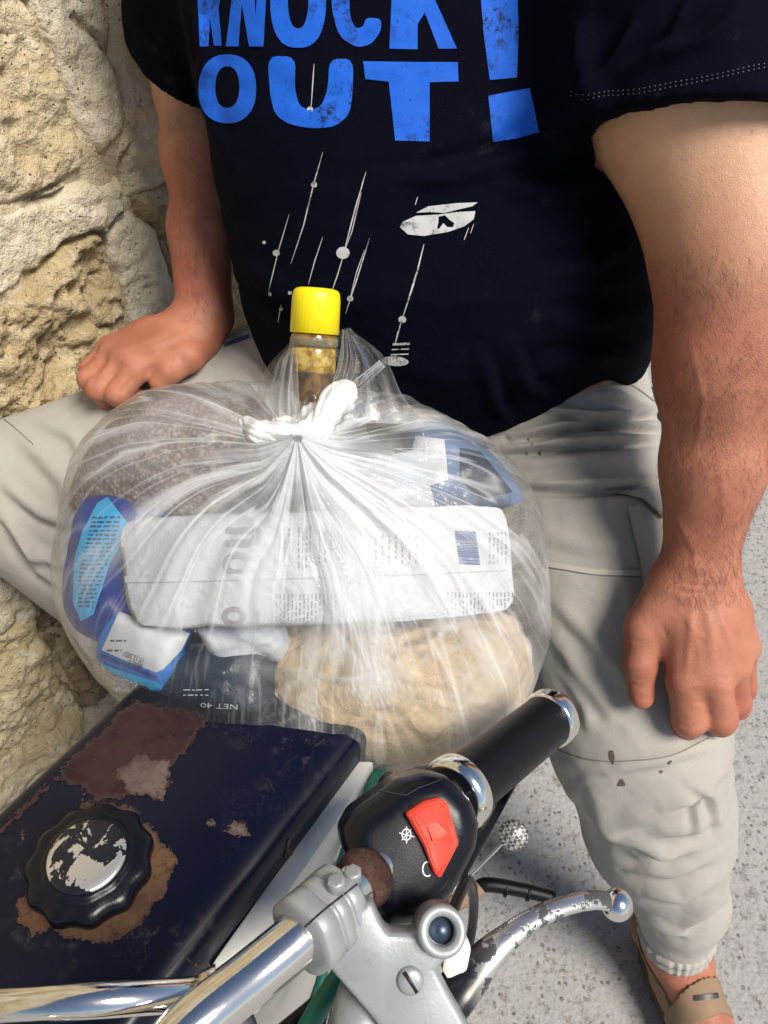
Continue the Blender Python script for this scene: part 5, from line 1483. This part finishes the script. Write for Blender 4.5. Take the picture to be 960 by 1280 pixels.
# ---- bag of bulgur wheat
G = SDF()
G.chain([P(178, 592, 0.672), P(235, 578, 0.662), P(300, 596, 0.660), P(342, 628, 0.66)], [0.047, 0.054, 0.050, 0.034], 0.04)
G.cap(P(150, 620, 0.66), P(240, 610, 0.655), 0.035, 0.04, 0.03)
gV, gF = surfnet(G, P(240, 590, 0.66) - 0.17, P(240, 590, 0.66) + 0.17, 0.0035)
gN = vnormals(gV, gF); gV = gV + gN * (0.004 * fbm(gV, 28, 3, 5) + 0.0022 * np.abs(fbm(gV, 90, 2, 6)))[:, None]
def grain_mat():
    t = NT('coarse_grain')
    v = t.n('TexVoronoi'); t.set(v.inputs['Vector'], t.co()); v.inputs['Scale'].default_value = 260
    s_ = t.n('SeparateColor'); t.set(s_.inputs[0], v.outputs['Color'])
    c = t.ramp(s_.outputs[0], [(0, (0.30, 0.19, 0.14)), (0.5, (0.48, 0.34, 0.27)), (1, (0.62, 0.48, 0.41))])
    c = t.mix(t.rampf(v.outputs['Distance'], 0.35, 0.7), c, (0.20, 0.13, 0.11))
    c = t.mix(t.rampf(t.noise(14, 3), 0.35, 0.7, 0, 0.4), c, (0.50, 0.39, 0.34))
    return t.p(Base_Color=c, Roughness=0.7, Normal=t.bump(t.math('SUBTRACT', 1.0, v.outputs['Distance']), 0.8, 0.0025))
e, o, _b = pack('grain_bag', 'clear packet of brown bulgur grain on the far side of the bag', 'food packet', gV, gF, grain_mat(), 'grain')
mesh_np('packet_film', fit_in(gV + gN * 0.0022, 0.0062), gF, film_mat('grain_film', None, 0.10), e)

# ---- printed papers and plastics
def paper(name, c1, c2, rough=0.55, bump=0.25, trans=0.0):
    t = NT(name)
    c = t.mix(t.noise(10, 4), c1, c2)
    h = t.math('ADD', t.noise(45, 5, 0.6, 0.7), t.math('MULTIPLY', t.noise(180, 3), 0.2))
    return t.p(Base_Color=c, Roughness=rough, Normal=t.bump(h, bump, 0.004))
M_WPACK = paper('white_printed_plastic', (0.52, 0.53, 0.55), (0.60, 0.61, 0.62), 0.45, 0.5)
M_WPACK2 = paper('white_wrapper', (0.48, 0.51, 0.55), (0.58, 0.61, 0.64), 0.45, 0.5)
M_DKBLUE = paper('dark_blue_wrapper', (0.003, 0.022, 0.20), (0.006, 0.05, 0.34), 0.35, 0.35)
M_CYAN = paper('cyan_print', (0.02, 0.36, 0.72), (0.03, 0.46, 0.82), 0.4, 0.2)
M_MIDB = paper('mid_blue_print', (0.015, 0.17, 0.60), (0.02, 0.24, 0.70), 0.4, 0.2)
M_NAVYP = paper('navy_wrapper', (0.004, 0.012, 0.028), (0.012, 0.03, 0.05), 0.35, 0.5)
M_PALEB = paper('pale_blue_wrapper', (0.06, 0.11, 0.22), (0.16, 0.23, 0.36), 0.4, 0.5)
M_INK = simple('grey_ink', (0.22, 0.21, 0.21), 0.6)
M_INKL = simple('pale_grey_ink', (0.30, 0.29, 0.29), 0.6)
M_INKB = simple('blue_ink', (0.02, 0.06, 0.22), 0.6)
M_INKW = simple('white_ink', (0.6, 0.62, 0.64), 0.6)
M_DKINK = simple('dark_ink', (0.03, 0.04, 0.10), 0.6)

# long white packet lying across the front
V, F, nn = pillow([(146, 648), (642, 630), (658, 772), (160, 788)], [0.560, 0.560, 0.548, 0.548], 0.032, n=72, p=3.4, crumple=0.0048, cs=17, seed=3, ragged_=0.0014, corner=0.06)
wp, wo, wb = pack('white_packet', 'long white packet with grey print and a barcode lying across the bag', 'food packet', V, F, M_WPACK)
def ink(nm, items, mat, par):
    v, f = merge(items)
    if f: mesh_obj(nm, v, f, mat, par, kind='stuff' if len(items) > 3 else None)
# lengthwise fin seam, crimped ends
v, f = ribbon_on(wb, [(158, 724), (260, 722), (400, 718), (540, 713), (650, 708)], 8, 0.0016, 5.0); mesh_obj('fin_seam', v, f, M_WPACK, wp)
# big rounded letters, printed sideways
for cx, cy, rx, ry in ((297, 705, 18, 15), (293, 770, 15, 12)):
    bm_obj('printed_letter', poly_on(wb, [oval(cx, cy, rx, ry)], 0.0009, 5, [oval(cx, cy, rx * 0.55, ry * 0.5)]), M_INKL, wp)
for pl in ([(282, 675), (312, 674), (318, 668), (318, 680), (310, 684), (282, 683)], [(282, 660), (312, 659), (318, 653), (318, 664), (312, 668), (282, 667)]):
    bm_obj('printed_letter', poly_on(wb, [pl], 0.0009, 5), M_INKL, wp)
rg = random.Random(12)
def greek(bvh, x0, y0, x1, y1, n, gap, w, ang_v=True, seed=1, lift=0.0009):
    """Columns of fine print too small to read: broken hairlines."""
    r = random.Random(seed); out = []
    for i in range(n):
        s = i / max(1, n - 1)
        if ang_v:
            x = x0 + (x1 - x0) * s; y = y0
            while y < y1:
                l = r.uniform(3, 9); out.append(ribbon_on(bvh, [(x, y), (x + r.uniform(-.4, .4), min(y + l, y1))], w, lift, 8)); y += l + r.uniform(1.5, 3.5)
        else:
            y = y0 + (y1 - y0) * s; x = x0
            while x < x1:
                l = r.uniform(3, 9); out.append(ribbon_on(bvh, [(x, y), (min(x + l, x1), y + r.uniform(-.4, .4))], w, lift, 8)); x += l + r.uniform(1.5, 3.5)
    return out
ink('fine_print', greek(wb, 344, 660, 362, 708, 4, 3, 1.2, True, 1) + greek(wb, 374, 658, 388, 712, 4, 3, 1.3, True, 2) + greek(wb, 400, 664, 414, 704, 3, 3, 1.1, True, 3) + greek(wb, 424, 664, 428, 700, 2, 3, 1.0, True, 4)
    + greek(wb, 346, 742, 420, 776, 16, 3, 1.0, True, 5) + greek(wb, 470, 668, 520, 704, 7, 3, 1.0, True, 6) + greek(wb, 560, 740, 640, 768, 18, 3, 1.0, True, 7) + greek(wb, 612, 665, 632, 706, 5, 3, 1.2, True, 8), M_INKL, wp)
ink('small_word', [text_on(wb, 'mono', (326, 694), 8, -90, width=34)], M_INK, wp)
ink('small_word', [text_on(wb, 'mm', (325, 786), 7, -90, width=22)], M_INK, wp)
bars = []
for k in range(20):
    y = 664 + k * 2.1
    bars.append(ribbon_on(wb, [(568 + k * 0.3, y), (594 + k * 0.3, y + 1.5)], rg.choice([0.8, 1.2, 1.6]), 0.0009, 10))
ink('barcode', bars, M_INKB, wp)
v, f = lathe(np.mean(V, 0), nn, [(0, 0.001), (0.001, 0.001)], 6)

# loaf in crinkled brown paper
V, F, nn = pillow([(310, 775), (640, 755), (690, 915), (330, 1005)], [0.620, 0.625, 0.630, 0.595], 0.056, n=80, p=2.6, crumple=0.0035, cs=17, seed=8, asym=1.1)
def loaf_mat():
    t = NT('crinkled_brown_paper')
    f = t.noise(16, 6, 0.65, 0.6); g = t.noise(70, 5, 0.7)
    c = t.mix(t.rampf(f, 0.32, 0.68), (0.46, 0.33, 0.19), (0.60, 0.46, 0.29))
    c = t.mix(t.rampf(g, 0.56, 0.74, 0, 0.7), c, (0.31, 0.20, 0.10))
    cr = t.voro(34, 'DISTANCE_TO_EDGE', 0, vec=t.map(vec=None, scale=(1, 1, 1)))
    h = t.math('ADD', t.noise(40, 5, 0.65, 0.8), t.rampf(cr, 0, 0.25, 0, 0.6))
    return t.p(Base_Color=c, Roughness=0.62, Normal=t.bump(h, 0.75, 0.006))
pack('bread_loaf', 'round flat bread in crinkled tan paper at the front of the bag', 'bread', V, F, loaf_mat(), 'crust')
V, F, nn = pillow([(560, 780), (662, 790), (660, 900), (500, 950)], [0.66, 0.68, 0.66, 0.62], 0.035, n=30, p=3, crumple=0.004, cs=24, seed=18)
pack('cream_packet', 'cream white packet behind the bread at the lower right of the bag', 'food packet', V, F, paper('cream_wrapper', (0.66, 0.61, 0.52), (0.74, 0.70, 0.62), 0.5, 0.4))
# blue pouch with cyan panel
V, F, nn = pillow([(108, 612), (232, 646), (222, 862), (78, 772)], [0.620, 0.590, 0.585, 0.630], 0.028, n=40, p=4, crumple=0.002, cs=22, seed=4)
e, o, bb = pack('blue_pouch', 'dark blue pouch with a cyan text panel at the bag\'s left edge', 'food packet', V, F, M_DKBLUE)
bm_obj('cyan_panel', poly_on(bb, [[(122, 630), (134, 622), (160, 654), (158, 672), (138, 704), (118, 768), (102, 776), (92, 752), (94, 700), (104, 664)]], 0.0008, 6), M_CYAN, e)
ink('fine_print', [x for k in range(22) for x in greek(bb, 100 + max(0, (14 - k)) * 1.2, 648 + k * 5.2, 154 - k * 1.7, 648 + k * 5.2, 1, 3, 2.0, False, 40 + k, 0.0016)], M_DKINK, e)
# tub with a white label
V, F, nn = pillow([(150, 752), (246, 788), (214, 868), (112, 828)], [0.585, 0.575, 0.578, 0.592], 0.020, n=36, p=5, crumple=0.0008, cs=20, seed=6)
e, o, bb = pack('labelled_tub', 'blue tub with a white date label beside the dark packet', 'tub', V, F, M_MIDB)
bm_obj('date_label', poly_on(bb, [[(150, 764), (180, 770), (236, 792), (226, 812), (204, 836), (196, 840), (160, 826), (128, 812)]], 0.0008, 6), paper('white_label', (0.62, 0.62, 0.63), (0.70, 0.70, 0.70), 0.5, 0.1), e)
ink('label_text', [text_on(bb, '17.12.2021', (182, 822), 6, 200, 0.0016, width=26), text_on(bb, '800.0', (180, 829), 7, 200, 0.0016, width=18)] + greek(bb, 140, 800, 160, 806, 1, 3, 1.6, False, 60, 0.0016) + greek(bb, 136, 812, 154, 818, 1, 3, 1.8, False, 61, 0.0016), M_DKINK, e)
v, f = ribbon_on(bb, [(124, 818), (160, 832), (196, 846)], 4, 0.0010, 5); mesh_obj('label_border', v, f, M_DKBLUE, e)
bm_obj('cyan_band', poly_on(bb, [[(122, 826), (160, 840), (198, 852), (202, 858), (190, 862), (150, 850), (118, 834)]], 0.0009, 6), M_CYAN, e)
# dark packet at the bottom
V, F, nn = pillow([(190, 812), (350, 792), (352, 922), (168, 884)], [0.595, 0.590, 0.575, 0.595], 0.026, n=36, p=3, crumple=0.003, cs=24, seed=7)
e, o, bb = pack('dark_packet', 'glossy dark navy packet with small white writing at the bottom of the bag', 'food packet', V, F, M_NAVYP)
ink('white_writing', [text_on(bb, 'NET 40', (298, 880), 6, 184, 0.0014, width=46)] + greek(bb, 230, 862, 262, 868, 2, 3, 1.2, False, 70, 0.0014), M_INKW, e)
V, F, nn = pillow([(238, 786), (352, 772), (372, 838), (300, 852)], [0.575, 0.575, 0.588, 0.59], 0.012, n=30, p=4, crumple=0.004, cs=26, seed=9)
pack('crumpled_white_wrapper', 'crumpled white wrapper sticking out below the long packet', 'wrapper', V, F, M_WPACK2)
# packets further back, under the knot
V, F, nn = pillow([(352, 652), (432, 588), (530, 560), (548, 650)], [0.592, 0.605, 0.615, 0.595], 0.022, n=34, p=4, crumple=0.003, cs=24, seed=10)
e, o, bb = pack('upright_white_packet', 'white packet with faint print just behind the long packet', 'food packet', V, F, M_WPACK2)
ink('fine_print', greek(bb, 392, 612, 420, 640, 6, 3, 1.2, True, 80), M_INKL, e)
V, F, nn = pillow([(498, 536), (580, 530), (664, 624), (520, 648)], [0.640, 0.655, 0.640, 0.600], 0.026, n=34, p=4, crumple=0.003, cs=24, seed=11)
e, o, bb = pack('blue_white_packet', 'blue and white packet in the upper right of the bag', 'food packet', V, F, M_PALEB)
bm_obj('white_panel', poly_on(bb, [[(520, 545), (555, 550), (560, 600), (530, 610), (510, 590)]], 0.0009, 6), M_WPACK, e)
bm_obj('blue_panel', poly_on(bb, [[(575, 560), (600, 565), (640, 615), (600, 622), (575, 600)]], 0.0009, 6), M_NAVYP, e)
V, F, nn = pillow([(480, 470), (560, 512), (540, 560), (450, 540)], [0.66, 0.67, 0.66, 0.65], 0.03, n=24, p=3, crumple=0.002, cs=24, seed=12)
pack('clear_bun_packet', 'pale tan packet behind the bag\'s knot', 'food packet', V, F, paper('tan_wrapper', (0.40, 0.34, 0.24), (0.52, 0.46, 0.36), 0.4, 0.5))

# ---- the bag itself: thin film gathered at a knot
bag = empty('plastic_bag', tuple(P(383, 930, 0.70)), 'translucent plastic carrier bag full of groceries, tied in a knot', 'bag')
kd = nrm([0.045, 0.50, 0.86])
e1 = nrm(np.cross(kd, [0, 0, 1.0])); e2 = np.cross(kd, e1)
NP, NTH = 900, 150
ph = np.linspace(0, 2 * math.pi, NP, endpoint=False); th = 0.02 + (math.pi - 0.03) * np.linspace(0, 1, NTH) ** 1.15
TH, PH = np.meshgrid(th, ph, indexing='ij')
U = np.cos(TH)[..., None] * kd + np.sin(TH)[..., None] * (np.cos(PH)[..., None] * e1 + np.sin(PH)[..., None] * e2)
psi = np.arccos(np.clip(U[..., 2], -1, 1)); al = np.arctan2(U[..., 1], U[..., 0])
Rl = np.interp(al, oa, orr) * np.sin(psi) ** 0.88
dz = BZ * np.sign(np.cos(psi)) * np.abs(np.cos(psi)) ** 0.9
ring = np.stack([np.cos(PH) * 3, np.sin(PH) * 3, TH * 0.6], -1)
def pn(fr, seed, along=1.5):
    q = np.stack([np.cos(PH) * fr, np.sin(PH) * fr, TH * along], -1); return vnoise(q, 1.0, seed)
pleat = 0.7 * pn(5, 1) + 0.5 * pn(10, 2) + 0.25 * pn(20, 3)
fall = np.exp(-TH / 0.55)
cone = 0.040 * np.exp(-(TH / 0.20)) - 0.002 * np.exp(-((TH - 0.42) / 0.20) ** 2)
amp = 0.0075 * fall * np.clip(TH / 0.12, 0, 1) + 0.0022
scale = 1 + (0.02 * vnoise(U, 2.4, 7) + 0.012 * vnoise(U, 6, 8)) * np.clip(TH / 0.6, 0, 1)
lat = (np.cos(al)[..., None] * RGT + np.sin(al)[..., None] * UPV)
outn = nrm(kd[0] * RGT + kd[1] * UPV - kd[2] * VIEW)
U3 = U[..., 0:1] * RGT + U[..., 1:2] * UPV - U[..., 2:3] * VIEW
Vb = BC + lat * (Rl * scale)[..., None] - VIEW * (dz * scale)[..., None] + outn * cone[..., None] + U3 * (amp * pleat)[..., None]
# secondary gather low on the front, where the film is pinched to a vertical band
Vf = Vb.reshape(-1, 3)
px, py, dd = pix(Vf); front = (U[..., 2].reshape(-1) > -0.1)
bandp = [(404, 552), (432, 620), (452, 710), (466, 800), (466, 850)]
q, s_, tpar = poly_dist(px, py, bandp)
gx, gy = 466, 850
ga = np.arctan2(py - gy, px - gx); gr = np.hypot(px - gx, py - gy)
def n1(x, fr, seed): return vnoise(np.stack([np.cos(x) * fr, np.sin(x) * fr, np.zeros_like(x)], -1), 1.0, seed)
gp = 0.6 * n1(ga, 7, 41) + 0.5 * n1(ga, 15, 42)
Vf = Vf + VIEW * (front * (0.002 * np.exp(-(q / 30.0) ** 2) + np.exp(-gr / 70.0) * 0.004 * (0.6 + gp)))[:, None]
# how milky the film is: stretched, folded and doubled film scatters more
def ridge(x, lo, hi): return np.clip((x - lo) / (hi - lo), 0, 1)
s1 = ridge(pn(9, 21, 1.6), 0.05, 0.6); s2 = ridge(0.12 - np.abs(pn(16, 22, 2.0)), 0.0, 0.12); s3 = ridge(0.09 - np.abs(pn(34, 23, 2.6)), 0, 0.09) * ridge(pn(7, 29, 3), -0.1, 0.4)
reach = np.clip(1.35 - TH / (1.35 + 0.5 * pn(9, 25, 0.4)), 0, 1)
milk = 0.075 + reach * (0.50 * s1 + 0.46 * s2 + 0.34 * s3) + 0.60 * np.exp(-(TH / 0.16) ** 2) + 0.08 * np.exp(-(TH / 0.5) ** 2)
milk = milk.reshape(-1)
milk = milk + front * (0.62 * np.exp(-(q / (20 + 10 * tpar)) ** 2) * (0.75 + 0.4 * vnoise(Vf, 60, 51)))
gst = ridge(n1(ga, 22, 43), 0.1, 0.6) * 0.5 + ridge(n1(ga, 55, 44), 0.25, 0.7) * 0.35
milk = milk + front * np.exp(-gr / 85.0) * gst * np.clip(gr / 25, 0, 1) + front * 0.25 * np.exp(-(gr / 28) ** 2)
milk = milk + front * 0.26 * ridge(-(np.hypot((px - 620) / 70, (py - 860) / 75) - 1.2), 0, 0.7) + 0.05 * vnoise(Vf, 35, 53)
milk = milk + 0.10 * ridge(fbm(Vf, 22, 3, 55), 0.15, 0.7)
milk = milk + front * 0.16 * np.clip(1.25 - np.hypot((px - 430) / 240, (py - 690) / 120), 0, 1) ** 0.7 * (0.6 + 0.6 * ridge(n1(ga, 30, 46), 0, 0.6))
milk = milk * (1 - 0.6 * np.clip((360 - px) / 60, 0, 1) * np.clip((py - 760) / 40, 0, 1))
milk = np.where((px < 170) & (py > 600), milk * 0.6, milk)
fan = np.clip(1.15 - np.hypot((px - 438 - 0.25 * (py - 600)) / 62, (py - 600) / 62), 0, 1)
milk = milk + front * 0.42 * fan * (0.55 + 0.6 * s1.reshape(-1))
milk = np.clip(milk, 0.035, 0.92)
Ib = np.arange(NTH * NP).reshape(NTH, NP)
Fb = np.stack([Ib[:-1, :], Ib[1:, :], np.roll(Ib[1:, :], -1, 1), np.roll(Ib[:-1, :], -1, 1)], -1).reshape(-1, 4)
film = mesh_np('film', Vf, Fb, film_mat('bag_film', 'milk'), bag)
at = film.data.attributes.new('milk', 'FLOAT', 'POINT'); at.data.foreach_set('value', milk.astype(np.float32))
# knot: film twisted into a thick white cord
K = SDF()
kp = [P(x, y, d - 0.014) for x, y, d in [(308, 528, 0.570), (326, 542, 0.556), (352, 547, 0.552), (378, 548, 0.552), (398, 536, 0.553), (410, 514, 0.553), (424, 498, 0.553), (432, 488, 0.558)]]
K.chain(kp, [0.006, 0.0092, 0.0100, 0.0088, 0.0092, 0.0094, 0.0100, 0.0082], 0.006)
K.chain([P(350, 536, 0.560), P(380, 556, 0.553), P(396, 566, 0.558)], [0.009, 0.010, 0.005], 0.006)
K.chain([P(398, 546, 0.556), P(392, 522, 0.556), P(372, 530, 0.565)], [0.008, 0.0085, 0.007], 0.006)
kV, kF = surfnet(K, P(370, 530, 0.555) - 0.07, P(370, 530, 0.555) + 0.07, 0.0018)
kN = vnormals(kV, kF)
kq, ks, kt = poly_dist(pix(kV)[0], pix(kV)[1], [tuple(np.array(pix(p))[:2]) for p in kp])
kV = kV + kN * (0.0009 * np.sin(kq * ks * 0.75 + 5 * np.sin(kt * 9)) + 0.0007 * fbm(kV, 60, 2, 3))[:, None]
t = NT('bunched_white_film')
f_ = t.noise(90, 5, 0.6, 0.5)
la = t.n('Attribute'); la.attribute_name = 'lane'
lw_ = t.n('TexNoise'); lw_.noise_dimensions = '2D'
cmb = t.n('CombineXYZ'); t.set(cmb.inputs[0], t.math('MULTIPLY', la.outputs['Fac'], 0.42)); la2 = t.n('Attribute'); la2.attribute_name = 'run'; t.set(cmb.inputs[1], t.math('MULTIPLY', la2.outputs['Fac'], 5.0))
t.set(lw_.inputs['Vector'], cmb.outputs[0]); lw_.inputs['Scale'].default_value = 1.0; lw_.inputs['Detail'].default_value = 3
t.p(Base_Color=t.mix(f_, (0.66, 0.67, 0.68), (0.76, 0.77, 0.77)), Roughness=0.38, Normal=t.bump(lw_.outputs[0], 0.35, 0.004))
ko = mesh_np('knot', laplace(kV, kF, 1, 0.4), kF, t.m, bag)
for nm_, va_ in (('lane', kq * ks), ('run', kt)):
    a_ = ko.data.attributes.new(nm_, 'FLOAT', 'POINT'); a_.data.foreach_set('value', va_.astype(np.float32))
# handle film rising from the knot round the neck of the bottle
def sheet(ca, cb, n=40, m=26, puff=0.012, seed=0, milk=0.20, push=VIEW):
    a = smooth_path([P(*p) for p in ca], 12); b = smooth_path([P(*p) for p in cb], 12)
    ia, ib = np.array(a), np.array(b)
    ss = np.linspace(0, 1, n)
    A_ = np.stack([np.interp(ss, np.linspace(0, 1, len(ia)), ia[:, k]) for k in range(3)], -1)
    B_ = np.stack([np.interp(ss, np.linspace(0, 1, len(ib)), ib[:, k]) for k in range(3)], -1)
    w = np.linspace(0, 1, m)
    S = A_[:, None] * (1 - w)[None, :, None] + B_[:, None] * w[None, :, None]
    gw = (np.sin(w * math.pi))[None, :] * np.sin(np.clip(ss, 0.0, 1) * math.pi)[:, None]
    S = S - push * (puff * gw)[..., None]
    rip = 0.0022 * np.sin(w * 22 + seed)[None, :] * (0.4 + 0.6 * ss)[:, None] + 0.0015 * vnoise(S, 70, seed)
    S = S - VIEW * rip[..., None]
    I = np.arange(n * m).reshape(n, m)
    Fq = np.stack([I[:-1, :-1], I[:-1, 1:], I[1:, 1:], I[1:, :-1]], -1).reshape(-1, 4)
    lines = ridge(vnoise(np.stack([np.broadcast_to(w[None] * 14, (n, m)), np.broadcast_to(ss[:, None] * 1.2, (n, m)), np.zeros((n, m))], -1), 1, seed + 3), 0.1, 0.6)
    edge = np.maximum(np.exp(-w / 0.05), np.exp(-(1 - w) / 0.05))[None, :] * np.ones((n, 1))
    mk = np.clip(0.03 + 0.6 * milk * lines + 0.22 * edge + 0.45 * ss[:, None] ** 4, 0, 0.9)
    o = mesh_np('handle', S.reshape(-1, 3), Fq, film_mat_cached('bag_film_handle'), bag)
    a_ = o.data.attributes.new('milk', 'FLOAT', 'POINT'); a_.data.foreach_set('value', mk.reshape(-1).astype(np.float32))
    return o
_fm = {}
def film_mat_cached(n):
    if n not in _fm: _fm[n] = film_mat(n, 'milk')
    return _fm[n]
sheet([(372, 418, 0.592), (366, 460, 0.585), (368, 505, 0.572), (372, 538, 0.560)], [(366, 424, 0.63), (334, 458, 0.62), (316, 500, 0.60), (312, 530, 0.568)], seed=1, milk=0.42)
sheet([(371, 416, 0.588), (372, 460, 0.578), (374, 505, 0.566), (376, 538, 0.556)], [(366, 420, 0.600), (352, 462, 0.596), (340, 505, 0.580), (345, 540, 0.560)], seed=5, milk=0.5, puff=0.006)
sheet([(428, 412, 0.588), (424, 450, 0.578), (412, 490, 0.565), (400, 530, 0.556)], [(436, 414, 0.600), (446, 450, 0.590), (438, 480, 0.575), (420, 510, 0.558)], seed=2, milk=0.6, puff=0.006)
sheet([(430, 410, 0.600), (440, 452, 0.590), (434, 490, 0.570), (416, 528, 0.558)], [(436, 410, 0.640), (480, 446, 0.640), (502, 492, 0.625), (530, 530, 0.610)], seed=3, milk=0.40)
sheet([(366, 422, 0.632), (350, 470, 0.65), (380, 520, 0.66), (400, 560, 0.65)], [(438, 410, 0.645), (470, 450, 0.66), (490, 500, 0.66), (480, 550, 0.65)], seed=4, milk=0.3, puff=-0.02)
sheet([(430, 484, 0.548), (446, 472, 0.565), (462, 460, 0.585), (474, 450, 0.605)], [(438, 496, 0.548), (456, 484, 0.568), (470, 470, 0.588), (482, 458, 0.606)], seed=6, milk=0.8, puff=0.004)
